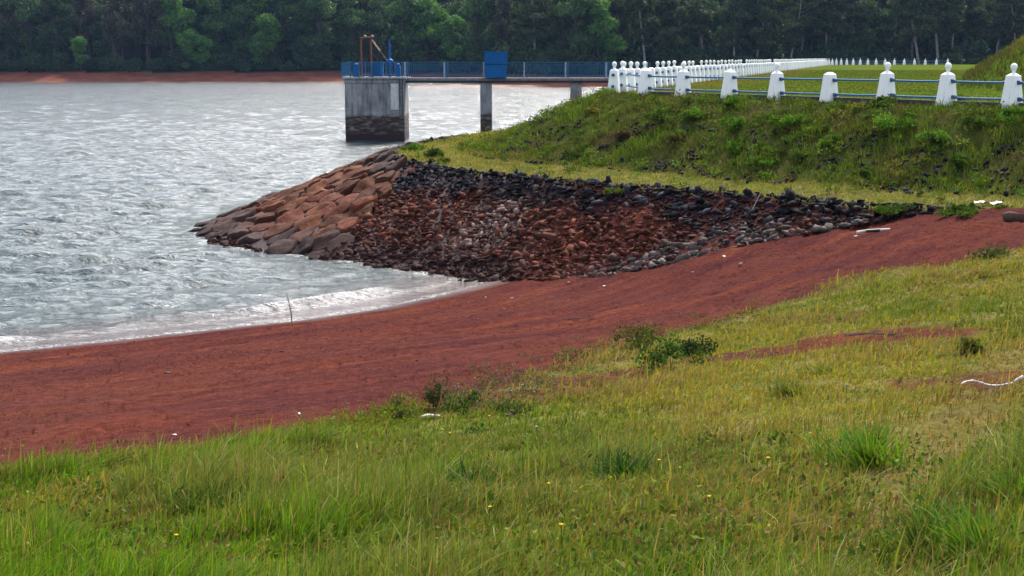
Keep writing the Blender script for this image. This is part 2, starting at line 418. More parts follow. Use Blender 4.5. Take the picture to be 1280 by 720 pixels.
# ------------------------------------------------------------------ water
def water_material():
    t = NT('water'); fo = t.attr('foam'); sh = t.attr('shallow')
    v1 = t.mapv(scale=(.55, 1.25, 1), rot=(0, 0, R(-18)))
    a = t.noise(2.6, 4, .62, v1, .3); b = t.noise(9, 4, .6, v1, .2); c = t.noise(.7, 3, .5, v1)
    h = t.math('ADD', t.math('ADD', t.math('MULTIPLY', a, .22), t.math('MULTIPLY', b, .07)), t.math('MULTIPLY', c, .15))
    nb_ = t.bump(h, 1.0, 1.0)
    # slopes of the small chop, also where single ripples are too small to see
    def vm(op, x, y, sc=None):
        nd = t.n('ShaderNodeVectorMath', operation=op); t.set(nd.inputs[0], x)
        if sc is not None: t.set(nd.inputs['Scale'], sc)
        elif y is not None: t.set(nd.inputs[1], y)
        return nd.outputs[0]
    fn = t.noise(1.7, 5, .74, v1, .2, 'Color'); sl = vm('MULTIPLY', vm('SUBTRACT', fn, (.5,.5,.5)), (1.0, 1.3, 0))
    sl = vm('SCALE', sl, None, t.attr('chop'))
    f2 = t.noise(.34, 4, .62, t.mapv(scale=(1.3, .42, 1), rot=(0, 0, R(-8))), .3, 'Color'); s2 = vm('MULTIPLY', vm('SUBTRACT', f2, (.5,.67,.5)), (.8, 1.35, 0))
    sl = vm('ADD', sl, vm('SCALE', s2, None, t.attr('open_water')))
    nor = vm('NORMALIZE', vm('ADD', nb_, sl), None)
    col = t.mix(sh, (.026,.046,.050), (.060,.040,.038))
    lace = t.ramp(t.noise(7, 6, .7, t.mapv(scale=(1,1.6,1)), .8), [(.42, 0), (.60, 1)])
    f = t.math('MULTIPLY', fo, t.math('ADD', .06, t.math('MULTIPLY', lace, 1.0)), clamp=True)
    col = t.mix(f, col, (.42,.42,.43))
    rg = t.math('ADD', .10, t.math('MULTIPLY', f, .6))
    b_ = t.n('ShaderNodeBsdfPrincipled'); t.set(b_.inputs['Base Color'], col); t.set(b_.inputs['Roughness'], rg); b_.inputs['IOR'].default_value = 1.34
    t.set(b_.inputs['Normal'], nor)
    return t.done(b_.outputs[0])

def build_water():
    ang = np.concatenate([np.linspace(-40,-22.5,60), np.linspace(-22.3,10,900), np.linspace(10.2,40,60)])*math.pi/180
    rad = np.concatenate([np.exp(np.linspace(math.log(22), math.log(110), 520)), np.exp(np.linspace(math.log(110), math.log(400), 330))[1:]])
    A, Rr = np.meshgrid(ang, rad); X = (np.sin(A)*Rr); Y = (np.cos(A)*Rr)
    g = terrain(X, Y, False); s = sdf(SHORE, X, Y, closed=False); d3 = sdf(TOE, X, Y)
    dr = np.gradient(rad)[:, None]
    Z = np.zeros_like(X); r2 = np.random.default_rng(3)
    wind = R(-62)                          # travel direction of the waves, towards the beach
    depthf = sst(-.1, -1.6, g)*.8 + .2
    DX = np.zeros_like(X); DY = np.zeros_like(X)
    for i in range(46):
        L = .42*(7.0)**(i/45.)             # .42 .. 2.9 m
        th = wind + r2.normal(0, .42); k = 2*math.pi/L; am = .0125*L**.8*(1 if L < 1.4 else .75)*r2.uniform(.6, 1.3)
        fade = sst(2.2, 4.0, L/dr)
        lump = .55 + .9*vn(X/(5*L)+i*7.7, Y/(5*L)-i*3.1, 200+i)
        ph = k*(X*math.cos(th)+Y*math.sin(th)) + r2.uniform(0, 6.28)
        Z += .88*am*fade*lump*np.sin(ph)
        DX -= .8*am*fade*lump*np.cos(ph)*math.cos(th); DY -= .8*am*fade*lump*np.cos(ph)*math.sin(th)
    sb = s + (fbm(shore_u(X,Y)/2.5, s*0+.5, 88, 3)-.5)*.9          # wobbly distance from the beach
    # small breaker running along the beach
    u = shore_u(X, Y)
    amp = sst(.46, .72, fbm(u/5.0, u*0+3, 91, 2))
    pos = -1.55 + (fbm(u/4.0, u*0+9, 93, 2)-.5)*1.2
    br = np.exp(-((s-pos)/.22)**2)*amp*(d3 > .5)
    Z = Z*depthf + .16*br - .0
    X2 = X + DX*depthf; Y2 = Y + DY*depthf
    # swash film climbs the sand a little
    film = sst(-.9, .1, s)*(d3 > -.3)
    Z = np.where(s > -2.2, np.maximum(Z*sst(0, -1.8, s), 0)*1 + 0*Z, Z)
    Z = Z + film*.02
    foam = np.clip(sst(-.30, -.08, sb)*.35*(d3 > -.5) + br*.8 + .30*np.exp(-((s+.95-(fbm(u/3,u*0+1,95,2)-.5)*.8)/.25)**2)*(d3 > .3), 0, 1)
    ex = np.exp(-((s-pos-.45)/.3)**2)*amp*.25*(d3 > .3)
    foam = np.clip(foam+ex, 0, 1)
    tip = np.exp(-(np.maximum(d3, 0)/.45)**2)*(.35+.6*(vn(X*1.5, Y*1.5, 97) > .55))*(Y < 70)
    foam = np.clip(np.maximum(foam, tip*.8), 0, 1)
    nr, nc = len(rad), len(ang)
    i = np.arange(nr-1)[:, None]*nc + np.arange(nc-1)[None, :]
    Q = np.stack([i, i+1, i+1+nc, i+nc], -1).reshape(-1, 4)
    gm = g.ravel()[Q].min(1); Q = Q[gm < .35]
    uq, inv = np.unique(Q.ravel(), return_inverse=True)
    V = np.stack([X2.ravel(), Y2.ravel(), Z.ravel()], 1)[uq]
    sh = sst(-3.5, -.3, s)*(d3 > 0)
    me = np_mesh('lake_water', V, inv.reshape(-1, 4), None, water_material(), True, attrs=dict(foam=foam.ravel()[uq], shallow=sh.ravel()[uq], chop=(.35+.75*sst(45, 150, Y)).ravel()[uq]*np.where(s.ravel()[uq] > -1.5, .5, 1), open_water=sst(40, 130, Y).ravel()[uq]))
    tag(link('lake_water', me), kind='structure')
build_water()
# ------------------------------------------------------------------ painted and concrete materials
def m_white():
    t = NT('white_paint')
    n = t.noise(6, 5, .65); z = t.n('ShaderNodeSeparateXYZ'); t.set(z.inputs[0], t.coord())
    low = t.ramp(t.math('ADD', z.outputs[2], t.math('MULTIPLY', n, .22)), [(.10, 1), (.30, 0)])
    col = t.mix(t.ramp(n, [(.56, 0), (.76, .25)]), (.86,.86,.85), (.62,.62,.60))
    st_ = t.noise(5, 5, .7, t.mapv(scale=(3,3,.35))); col = t.mix(t.ramp(st_, [(.60, 0), (.72, .6)]), col, (.36,.34,.31))
    col = t.mix(t.math('MULTIPLY', low, .75), col, (.30,.25,.20))
    return t.done(t.bsdf(col, .65, .3, t.bump(t.noise(30, 4), .25, .01)))
def m_simple(name, c, c2=None, rough=.5, scale=8, spec=.4, lo=.4, hi=.7, bump=.15, bs=None):
    t = NT(name); n = t.noise(scale, 5, .65)
    col = t.mix(t.ramp(n, [(lo, 0), (hi, 1)]), c, c2 or tuple(k*.6 for k in c))
    return t.done(t.bsdf(col, rough, spec, t.bump(t.noise(bs or scale*4, 4), bump, .01)))
def m_concrete():
    t = NT('weathered_concrete'); co = t.coord()
    z = t.n('ShaderNodeSeparateXYZ'); t.set(z.inputs[0], co)
    n = t.noise(.9, 6, .65); f = t.noise(9, 5, .7); v = t.noise(2.4, 5, .65, t.mapv(scale=(2.5,2.5,.25)))
    col = t.ramp(n, [(.3, (.17,.17,.18)), (.5, (.26,.26,.275)), (.7, (.34,.335,.34))])
    col = t.mix(t.ramp(v, [(.46, 0), (.66, .75)]), col, (.075,.072,.075))
    col = t.mix(1.0, col, t.ramp(f, [(.3, .75), (.7, 1.15)]), 'MULTIPLY')
    zz = t.math('ADD', z.outputs[2], t.math('MULTIPLY', t.math('SUBTRACT', n, .5), .45))
    dark = t.ramp(t.n('ShaderNodeMapRange').outputs[0], [(0, 0), (1, 1)])
    mr = t.n('ShaderNodeMapRange'); t.set(mr.inputs[0], zz); mr.inputs[1].default_value = 1.98; mr.inputs[2].default_value = 1.72
    lowc = t.ramp(t.noise(2.2, 5, .7, t.mapv(scale=(.7,.7,2.4))), [(.34, (.020,.014,.014)), (.5, (.050,.032,.028)), (.58, (.13,.11,.10)), (.68, (.24,.22,.20))])
    mr2 = t.n('ShaderNodeMapRange'); t.set(mr2.inputs[0], zz); mr2.inputs[1].default_value = .85; mr2.inputs[2].default_value = .45
    lowc = t.mix(mr2.outputs[0], lowc, (.028,.017,.017))
    col = t.mix(mr.outputs[0], col, lowc)
    return t.done(t.bsdf(col, .85, .25, t.bump(t.math('ADD', f, n), .4, .03)))
M_white = m_white(); M_conc = m_concrete()
M_rail = m_simple('blue_rail_paint', (.035,.15,.31), (.025,.10,.22), .6, 5, spec=.15)
M_bracket = m_simple('dark_blue_paint', (.025,.09,.24), (.02,.06,.15), .45, 12)
M_blue = m_simple('pier_blue_paint', (.006,.10,.30), (.006,.075,.23), .6, 3, lo=.45, hi=.75, spec=.12)
M_railing = m_simple('faded_blue_paint', (.016,.10,.22), (.035,.12,.19), .6, 9, spec=.15)
M_pale = m_simple('pale_post_paint', (.34,.36,.40), (.18,.20,.24), .7, 9)
M_rust = m_simple('rust', (.20,.055,.028), (.08,.03,.02), .8, 14)
M_paleSteel = m_simple('bleached_steel', (.42,.33,.22), (.2,.1,.05), .7, 10)
M_dark = m_simple('dark_steel', (.03,.03,.035), None, .6, 8)
M_kerb = m_simple('shaded_kerb_concrete', (.045,.038,.036), (.018,.016,.018), .8, 4)  # shade on the backlit kerb face is put into this dark colour

# ------------------------------------------------------------------ white fence posts
PB, PT, SH = .42, .27, .83               # base width, top width, shoulder height
def post_body(extra=.35):
    m = MB(); b, t_ = PB/2, PT/2
    k = (b-t_)/SH; bb = b + k*extra; c = .018
    V = []
    for z, r, ch in ((-extra, bb, c), (SH-.012, t_+k*.012, c), (SH, t_-.01, c), (SH+.055, .055, .012)):
        for x, y in ((-r, -r+ch), (-r+ch, -r), (r-ch, -r), (r, -r+ch), (r, r-ch), (r-ch, r), (-r+ch, r), (-r, r-ch)): V.append((x, y, z))
    Fs = [tuple(range(7,-1,-1)), tuple(range(24,32))]
    for q in range(3):
        for i in range(8):
            j = (i+1) % 8; Fs.append((q*8+i, q*8+j, q*8+8+j, q*8+8+i))
    return m.add(V, Fs)
def finial(n=14):
    m = MB(); pr = [(.06,.045),(.045,.07),(.042,.10),(.062,.128),(.064,.138)]
    for i in range(9):
        a = -math.pi/2 + .55 + (math.pi-.55)*i/8
        pr.append((max(.0875*math.cos(a), .004), .215+.0875*math.sin(a)))
    return m.lathe((0,0,SH), pr, n)
def stub():
    m = MB(); m.lathe((0,0,SH), [(.055,.05),(.045,.075),(.03,.085),(.012,.088)], 9); return m
ME_post = post_body().mesh('post', M_white); ME_fin = finial().mesh('finial', M_white, 40); ME_stub = stub().mesh('finial_stub', M_white)
def bracket_me():
    m = MB(); m.box((.028, 0, 0), (.085, .1, .1), 0, .008); m.tube([(.06, 0, 0), (.12, 0, 0)], .04, 8); return m
ME_br = bracket_me().mesh('rail_bracket', M_bracket)
def add_post(parent, x, y, rz, top, origin, sides=(1,), first_z=4.53):
    p = link('post', ME_post, parent, (x-origin[0], y-origin[1], first_z-origin[2]+rnd.uniform(-.02, .02)), (rnd.gauss(0, .012), rnd.gauss(0, .012), rz+rnd.gauss(0, .03)))
    if top == 'ball': link('finial', ME_fin, p)
    elif top == 'stub': link('finial', ME_stub, p)
    for s_ in sides:
        for z in (.25, .66):
            link('rail_bracket', ME_br, p, (s_*(PB/2-(PB-PT)/2*z/SH), 0, z), (0, 0, 0 if s_ > 0 else math.pi))
    return p
def rails(parent, pts, origin, mat, r=.027):
    for (x0, y0), (x1, y1) in zip(pts[:-1], pts[1:]):
        dx, dy = x1-x0, y1-y0; L = math.hypot(dx, dy); ux, uy = dx/L, dy/L
        for z in (.25, .66):
            q = PB/2 - (PB-PT)/2*z/SH + .1
            m = MB().tube([(x0+ux*q-origin[0], y0+uy*q-origin[1], z), (x0+dx/2-origin[0], y0+dy/2-origin[1], z-.006), (x1-ux*q-origin[0], y1-uy*q-origin[1], z)], r, 8)
            m.build('rail', mat, parent, 50)

# near row: on the crest edge, coming towards the camera at the right
row1 = []
for px, top in ((1440,'ball'),(1350,'ball'),(1266,'ball'),(1184,'ball'),(1108,'ball'),(1037,None),(971,'ball'),(912,'stub'),(854,'ball'),(807,None),(780,'ball')):
    k = (px-640)/F*.990                    # x = k*y on the line x = 12.46-.65(y-35)
    Y = (12.46+.65*35)/(k+.65); row1.append((k*Y, Y, top))
row1[-1] = (*unz(780, 114, 4.55), 'ball')
o1 = (row1[2][0], row1[2][1], 4.53)
f1 = tag(empty('guard_fence', o1), 'white posts with blue rails along the top of the grassy slope, some finials missing', 'fence')
ang1 = math.atan2(1, -.65)
for x, y, tp in row1: add_post(f1, x, y, ang1, tp, o1, (1, -1))
rails(f1, [(x, y) for x, y, _ in row1], o1, M_rail)
# long row: along the upstream edge, running away from the corner
pts = []; y = CORNER[1]; x = CORNER[0]
rr = random.Random(5); y = 51.2
while y < 232:
    pts.append((3.62+.262*(y-51), y)); y += 1.62 if y < 75 else 1.9
o2 = (pts[0][0], pts[0][1], 4.53)
f2 = tag(empty('guard_fence', o2), 'long fence of crowded white posts running away from the corner beside the lake', 'fence')
a2 = math.atan2(1, .262)
for i, (x, y) in enumerate(pts[:99]): add_post(f2, x, y, a2, (None if i in (5, 10, 14, 27, 40) else 'ball'), o2, (-1,) if i < 48 else ())
rails(f2, [row1[-1][:2]] + pts, o2, M_rail)
# the bend: a short curved row across the far end
y0, x0 = pts[-1][1], pts[-1][0]; bend = []; a = math.atan2(1, .262)
x, y = x0, y0
for i in range(17):
    a -= R(4.2); x += 2.06*math.cos(a); y += 2.06*math.sin(a); bend.append((x, y, a))
o3 = (bend[0][0], bend[0][1], 4.53)
f3 = tag(empty('guard_fence', o3), 'short far row of small separate white posts along the lawn before the pines', 'fence')
for x, y, a in bend: add_post(f3, x, y, a, 'ball', o3, ())
rails(f3, [pts[-1]] + [(x, y) for x, y, _ in bend], o3, M_rail)
# kerb below the near row, coloured dark for its shaded side
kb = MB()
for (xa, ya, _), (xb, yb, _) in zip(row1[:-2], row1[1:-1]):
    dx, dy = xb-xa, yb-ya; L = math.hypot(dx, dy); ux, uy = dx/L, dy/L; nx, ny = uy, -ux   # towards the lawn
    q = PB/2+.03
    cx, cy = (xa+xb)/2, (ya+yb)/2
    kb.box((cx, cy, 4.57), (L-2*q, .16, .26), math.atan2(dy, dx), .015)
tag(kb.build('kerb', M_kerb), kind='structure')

# ------------------------------------------------------------------ pier with intake tower
YP = 98.8
def px_(p, py=97, Y=YP): return unY(p, py, Y)[0]
def pz_(py, Y=YP): return unY(640, py, Y)[1]
xl, xr = px_(430.5), px_(505); zt = pz_(99); D = 4.2
op = ((xl+xr)/2, YP+D/2, 0)
pier = tag(empty('intake_pier', op), 'grey concrete intake tower standing in the lake with a blue railed walkway on square piers', 'pier')
X = lambda p: px_(p)-op[0]
Yf = YP-op[1]
tw = MB(); tw.box((0, 0, (zt-3.5)/2-.02), (xr-xl, D, zt+3.5-.04), 0, .05)
tw.build('tower', M_conc, pier)
cp = MB(); cp.box((0-.0, 0, zt+.06), (xr-xl+.34, D+.3, .17), 0, .03); cp.box((0, 0, zt-.16), (xr-xl+.12, D+.12, .26), 0, .03)
cp.build('tower_cap', M_conc, pier)
def m_patch():
    t = NT('lime_wash'); n = t.noise(3, 5, .7, t.mapv(scale=(2,1,.5)))
    return t.done(t.bsdf(t.ramp(n, [(.3, (.33,.33,.34)), (.6, (.62,.62,.62))]), .85))
pp = MB(); pp.box(((X(488)+X(498))/2, Yf-.012, (pz_(103)+pz_(137))/2), (X(498)-X(488), .03, pz_(103)-pz_(137)), 0, .008)
pp.build('pale_panel', m_patch(), pier)
ld = MB(); lx0, lx1 = X(499.5), X(503)
for lx in (lx0, lx1): ld.tube([(lx, Yf-.14, pz_(98)), (lx, Yf-.14, pz_(143))], .025, 6)
k = pz_(143)
while k < pz_(99): ld.tube([(lx0, Yf-.14, k), (lx1, Yf-.14, k)], .016, 5); k += .3
for k in (pz_(110), pz_(127), pz_(140)):
    for lx in (lx0, lx1): ld.tube([(lx, Yf-.14, k), (lx, Yf+.02, k)], .018, 5)
ld.build('ladder', M_dark, pier)
# walkway slab: from the tower to the crest
yd = Yf+.5; dw = 1.7; zdeck = zt+.06
xe = 16.2-op[0]
dk = MB(); dk.box(((X(506)+xe)/2, yd+dw/2, zdeck-.08), (xe-X(506), dw, .2), 0, .02)
dk.build('walkway_slab', m_simple('deck_concrete', (.20,.19,.19), (.10,.095,.10), .85, 3), pier)
bm_ = MB()
for yy in (yd+.25, yd+dw-.25): bm_.box(((X(506)+xe)/2, yy, zdeck-.255), (xe-X(506)-.02, .28, .14), 0, .01)
bm_.build('beam', m_simple('beam_concrete', (.055,.05,.06), (.03,.028,.035), .85, 3), pier)
for a_, b_, zb_ in ((600, 614.5, -1.5), (714, 728, -1.5)):
    c_ = MB(); zc = zdeck-.335
    c_.box(((X(a_)+X(b_))/2, yd+dw/2-.1, (zc+zb_)/2), (X(b_)-X(a_), .95, zc-zb_), 0, .04)
    col = c_.build('column', M_conc, pier)
    MB().box(((X(a_)+X(b_))/2, yd+dw/2-.1, zc-.06), (X(b_)-X(a_)+.10, 1.05, .12), 0, .02).build('column_head', M_conc, col)
# railings: bays of thin bars between paired posts, front and back
RT = pz_(78.5)-zdeck; zr0 = zdeck+.02
def bay(m, xa, xb, yy, gap=.128, bars=True):
    L = xb-xa
    m.tube([(xa, yy, zr0+RT), (xb, yy, zr0+RT)], .028, 6); m.tube([(xa, yy, zr0+.12), (xb, yy, zr0+.12)], .02, 6)
    m.tube([(xa, yy, zr0+RT-.13), (xb, yy, zr0+RT-.13)], .016, 6)
    n = max(1, int(L/gap))
    for i in range(1, n): m.tube([(xa+L*i/n, yy, zr0+.12), (xa+L*i/n, yy, zr0+RT-.13)], .0115, 4)
def rpost(xx, yy, mat, w=.09): MB().box((xx, yy, zdeck+.02+(RT+.03)/2), (w, w, RT+.03), 0, .01).build('railing_post', mat, pier)
walk_posts = [507, 556.5, 606, 657, 709, 760, 811]
for yy, front in ((yd+.06, 1), (yd+dw-.06, 0)):
    for pa, pb in zip(walk_posts[:-1], walk_posts[1:]):
        m = MB(); bay(m, X(pa)+.12, X(pb)-.12, yy); m.build('railing', M_railing, pier)
    for p_ in walk_posts:
        rpost(X(p_)-.09, yy, M_pale if front else M_railing, .10); rpost(X(p_)+.11, yy, M_railing, .06)
ya, yb = Yf+.02, -Yf-.02
tx = [X(427.5), X(438), X(449), X(464), X(476), X(488), X(503)]
for yy in (ya, yb):
    for xa, xb in zip(tx[:-1], tx[1:]):
        m = MB(); bay(m, xa+.06, xb-.06, yy, .11); m.build('railing', M_railing, pier)
    for xx in tx: rpost(xx, yy, M_railing, .08)
for xx in (tx[0],):
    m = MB(); nb = 26
    for i in range(nb+1):
        yy = ya+(yb-ya)*i/nb; m.tube([(xx, yy, zr0+.12), (xx, yy, zr0+RT)], .012, 4)
    for z in (.12, RT): m.tube([(xx, ya, zr0+z), (xx, yb, zr0+z)], .022, 6)
    m.build('railing', M_railing, pier)
# things that stand on the tower
zd = zt+.145
bx = tag(empty('hoist_frame', (px_(456), YP+1.0, zd)), 'rusty steel hoist frame with a slanting brace standing on the intake tower', 'hoist')
q = lambda p, py: (unY(p, py, YP+1.0)[0]-px_(456), unY(p, py, YP+1.0)[1]-zd)
for p_ in (451, 463.5):
    x_, z_ = q(p_, 48); m = MB(); m.box((x_, 0, z_/2), (.115, .115, z_), 0, .01); pst = m.build('upright', M_rust, bx)
    MB().box((x_, 0, .02), (.36, .36, .04), 0, .008).build('foot_plate', M_rust, pst)
xa, za = q(449.5, 48); xb, zb2 = q(467, 46.5)
m = MB(); m.tube([(xa, 0, za+.02), (xb, 0, zb2)], .05, 8); m.build('crossbar', M_rust, bx)
pm = MB()
for p_, py in ((456.5, 44.5), (465.5, 44.5)):
    x_, z_ = q(p_, py); pm.lathe((x_, 0, z_-.12), [(.04,0),(.10,.02),(.10,.13),(.04,.16)], 10)
pm.build('pulley', M_paleSteel, bx)
x0_, z0_ = q(465, 50); x1_, z1_ = q(475, 63.5); x2_, z2_ = q(484, 76)
MB().tube([(x0_, -.05, z0_), (x1_, -.12, z1_)], .06, 8).build('brace', M_paleSteel, bx)
MB().tube([(x1_, -.12, z1_), (x2_, -.2, z2_)], .038, 8).build('brace', M_rust, bx)
xc_, zc_ = q(472.5, 61); MB().tube([(xc_, -.1, zc_), (xc_, -.1, .0)], .016, 6).build('cable', M_dark, bx)
vs = tag(empty('valve_stem', (px_(486.3), YP+.8, zd)), 'tall thin blue valve spindle with a gearbox collar on the intake tower', 'valve')
qz = lambda py: unY(486, py, YP+.8)[1]-zd
MB().tube([(0,0,0), (0,0,qz(78))], .10, 10).build('pedestal', M_blue, vs)
MB().lathe((0,0,qz(79)), [(.12,0),(.24,.05),(.26,.14),(.24,.22),(.12,.3),(.07,.36)], 14).build('gearbox', M_blue, vs, 40)
MB().tube([(0,0,qz(74)), (0,0,qz(49))], [.075, .065], 8).build('spindle_tube', M_blue, vs, 40)
tk = tag(empty('equipment_box', (px_(470), YP+1.6, zd)), 'low plain blue equipment box behind the railing of the intake tower', 'box')
hh = unY(470, 79.5, YP+1.6)[1]-zd
MB().box((0,0,hh/2+.03), (px_(476.5)-px_(463), .7, hh-.06), 0, .03).build('casing', M_blue, tk)
MB().box((0,0,hh+.03), (px_(476.5)-px_(463)+.08, .78, .06), 0, .015).build('lid', M_blue, tk)
for p_, s_ in ((443, .55), (496, .42)):
    g_ = tag(empty('gate_actuator', (px_(p_), YP+1.3, zd)), 'stubby blue gate actuator beside the %s on the intake tower' % ('rusty hoist frame' if p_ == 443 else 'thin valve spindle'), 'actuator')
    hz = unY(p_, 80, YP+1.3)[1]-zd
    MB().box((0,0,hz*.4), (s_*.8, s_*.8, hz*.8), 0, .03).build('housing', M_blue, g_)
    MB().lathe((0,0,hz*.8), [(s_*.3,0),(s_*.32,.05),(s_*.3,hz*.2),(.05,hz*.24)], 12).build('motor_cap', M_blue, g_, 40)
# blue cabinet on the walkway
zc0 = zdeck+.022
x_a, x_b = px_(605.5), px_(634); yc = YP+.5-.62
cab = tag(empty('control_cabinet', ((x_a+x_b)/2, yc+.3, zc0)), 'tall bright blue sheet metal cabinet on the front edge of the walkway', 'cabinet')
wv = x_b-x_a; hv = unY(620, 64.5, YP)[1]-zc0
m = MB(); m.box((0,.32,hv*.26), (wv*.93, .96, hv*.52), 0, .02); m.build('lower_case', M_blue, cab)
m = MB(); m.box((0,.30,hv*.76), (wv, 1.04, hv*.474), 0, .02); m.build('upper_case', m_simple('cabinet_blue', (.006,.095,.285), (.006,.075,.24), .6, 3, spec=.12), cab)
m = MB(); m.box((0,.30,hv+.012), (wv+.06, 1.1, .03), 0, .008); m.build('top_plate', M_blue, cab)
for s_ in (-1, 1):
    m = MB(); m.box((s_*wv*.4, -.17, .0), (.06, .3, .05), 0, .006); m.build('bracket', M_blue, cab)
for s_ in (-.02,):
    MB().box((wv*.32, -.185, hv*.3), (.04, .035, .16), 0, .006).build('handle', M_dark, cab)
# ------------------------------------------------------------------ rocks
def rock_tint_mat(name, rough=.8, bs=22):
    t = NT(name); col = t.attr('tint', 'Color'); n = t.noise(3.2, 5, .65); f = t.noise(bs, 4, .7)
    col = t.mix(1.0, col, t.ramp(n, [(.28, .6), (.5, 1.0), (.72, 1.35)]), 'MULTIPLY')
    col = t.mix(1.0, col, t.ramp(f, [(.3, .75), (.7, 1.2)]), 'MULTIPLY')
    return t.done(t.bsdf(col, rough, .07, t.bump(t.math('ADD', n, t.math('MULTIPLY', f, .5)), .9, .06)))
M_boulder = rock_tint_mat('armour_stone'); M_rubble = rock_tint_mat('broken_stone', .8, 30)

def to_px(x, y, z):
    dx, dy, dz = x, y, z-H
    dep = dy*cP - dz*sP; up = dy*sP + dz*cP
    return 640 + F*dx/dep, 360 - F*up/dep
# armour stones on the point: packed cells
BOUT = [unz(470, 186, 2.4), cast(505, 214)[:2], cast(480, 240)[:2], cast(455, 268)[:2], cast(432, 298)[:2], cast(405, 322)[:2], cast(330, 315)[:2], cast(243, 303)[:2],
        (-11.7,47.6), (-11.2,52), (-9.6,57.5), (-7.2,60), (-3.6,58), (-3.9,52.5)]
def pack(poly, dmin, n_try, seed, stretch=1.0):
    r = np.random.default_rng(seed); p = np.asarray(poly); lo, hi = p.min(0), p.max(0); out = []
    for _ in range(n_try):
        q = lo + r.random(2)*(hi-lo); d = dmin*(.82+.5*r.random())
        if all((q[0]-a[0])**2+(q[1]-a[1])**2 > min(d, a[2])**2 for a in out): out.append((q[0], q[1], d))
    P = np.array(out); inside = sdf(poly, P[:, 0], P[:, 1]) < .08
    return P, inside
def clip(poly, nx, ny, c):
    o = []
    for i in range(len(poly)):
        a, b = poly[i], poly[(i+1) % len(poly)]
        da = a[0]*nx+a[1]*ny-c; db = b[0]*nx+b[1]*ny-c
        if da <= 0: o.append(a)
        if (da < 0 < db) or (db < 0 < da):
            k = da/(da-db); o.append((a[0]+(b[0]-a[0])*k, a[1]+(b[1]-a[1])*k))
    return o
BP, inside = pack(BOUT, .64, 9000, 21)
nb = 0
for i in np.where(inside)[0]:
    x, y, _ = BP[i]
    cell = [(x-1.4,y-1.4),(x+1.4,y-1.4),(x+1.4,y+1.4),(x-1.4,y+1.4)]
    dd = np.hypot(BP[:, 0]-x, BP[:, 1]-y)
    for j in np.where((dd < 2.8) & (dd > 0))[0]:
        nx, ny = (BP[j, 0]-x)/dd[j], (BP[j, 1]-y)/dd[j]
        cell = clip(cell, nx, ny, nx*(x+BP[j, 0])/2 + ny*(y+BP[j, 1])/2)
        if len(cell) < 3: break
    if len(cell) < 3: continue
    c = np.array(cell); n = 22
    a = np.linspace(0, 2*np.pi, n, endpoint=False); rad = np.full(n, 9.0)
    for e in range(len(c)):
        p, q = c[e]-(x, y), c[(e+1) % len(c)]-(x, y); d = q-p; nr = np.array([d[1], -d[0]]); nr /= np.hypot(*nr)+1e-9
        off = p@nr; ca = np.cos(a)*nr[0]+np.sin(a)*nr[1]
        rad = np.where(ca > 1e-3, np.minimum(rad, off/np.maximum(ca, 1e-3)), rad)
    for _ in range(1): rad = np.minimum(rad, (np.roll(rad,1)+rad*2+np.roll(rad,-1))/4)
    rad = np.clip(rad, .12, 1.0)*.96
    r1 = np.random.default_rng(1000+i); hgt = .11+.15*r1.random()
    V = []; rings = [(.90,0),(1.0,0),(.995,.5),(.965,.86),(.90,1),(.75,1),(.55,1),(.3,1)]
    npl = 4; pa = r1.uniform(0, 6.28, npl); psl = np.abs(r1.normal(.30, .22, npl)); ph_ = hgt*r1.uniform(.9, 1.5, npl); psl[0] *= .4; ph_[0] = hgt
    mr = float(rad.mean())
    def top(qx, qy):
        zz = np.full(np.shape(qx), 9.0)
        for q in range(npl): zz = np.minimum(zz, ph_[q] - psl[q]*(np.cos(pa[q])*qx+np.sin(pa[q])*qy + (0 if q == 0 else .1*mr)))
        return np.maximum(zz, .05)
    for qk, (k, zz) in enumerate(rings):
        px_r, py_r = np.cos(a)*rad*k, np.sin(a)*rad*k
        zl = np.full(n, (-.4, -.06)[qk]) if qk < 2 else top(px_r, py_r)*zz
        gz = terrain(x+px_r, y+py_r, False)
        V.append(np.stack([x+px_r, y+py_r, gz+zl], 1))
    tz = float(top(0.0, 0.0))
    V.append(np.array([[x, y, float(terrain(np.array([x]), np.array([y]), False)[0])+tz]]))
    V = np.concatenate(V); m = len(rings)
    jt = (fbm(V[:, 0]*4.1+V[:, 2]*3, V[:, 1]*4.1, 5+i, 3)-.5)*.11; V[:, 2] += jt; V[:, 0] += (fbm(V[:, 1]*5, V[:, 2]*5, 9+i, 2)-.5)*.05
    Q = [(q*n+k, q*n+(k+1) % n, (q+1)*n+(k+1) % n, (q+1)*n+k) for q in range(m-1) for k in range(n)]
    T = [((m-1)*n+k, (m-1)*n+(k+1) % n, m*n) for k in range(n)]
    z0 = float(terrain(np.array([x]), np.array([y]), False)[0])
    # rust red above the usual water line, greyer and darker stones near the water and the top
    low = 1-float(sst(.15, .7, z0)); d2 = float(sdf(BERM, np.array([x]), np.array([y]))[0]); top = 1-float(sst(.3, 1.6, d2))
    base = np.array([.102,.033,.0155])*(.55+.75*r1.random()); base = base*(1, .9+.25*r1.random(), .85+.4*r1.random())
    grey = np.array([.042,.027,.025])*(.7+.7*r1.random())
    wgt = min(1, max(low*.85, top*.75*(r1.random() < .75)) + .12*r1.random() + .5*(r1.random() < .1)); tint = base*(1-wgt)+grey*wgt
    tint = np.tile(tint, (len(V), 1))
    wetv = 1-sst(.02, .22, V[:, 2])[:, None]*.62; tint = tint*np.where(V[:, 2:3] < .25, np.clip(1.38-wetv, .38, 1), 1)
    L = V - np.array([x, y, z0])
    me = np_mesh('armour_stone', L, Q, T, M_boulder, True, tint=tint); me.set_sharp_from_angle(angle=R(38))
    o = link('armour_stone', me, None, (x, y, z0))
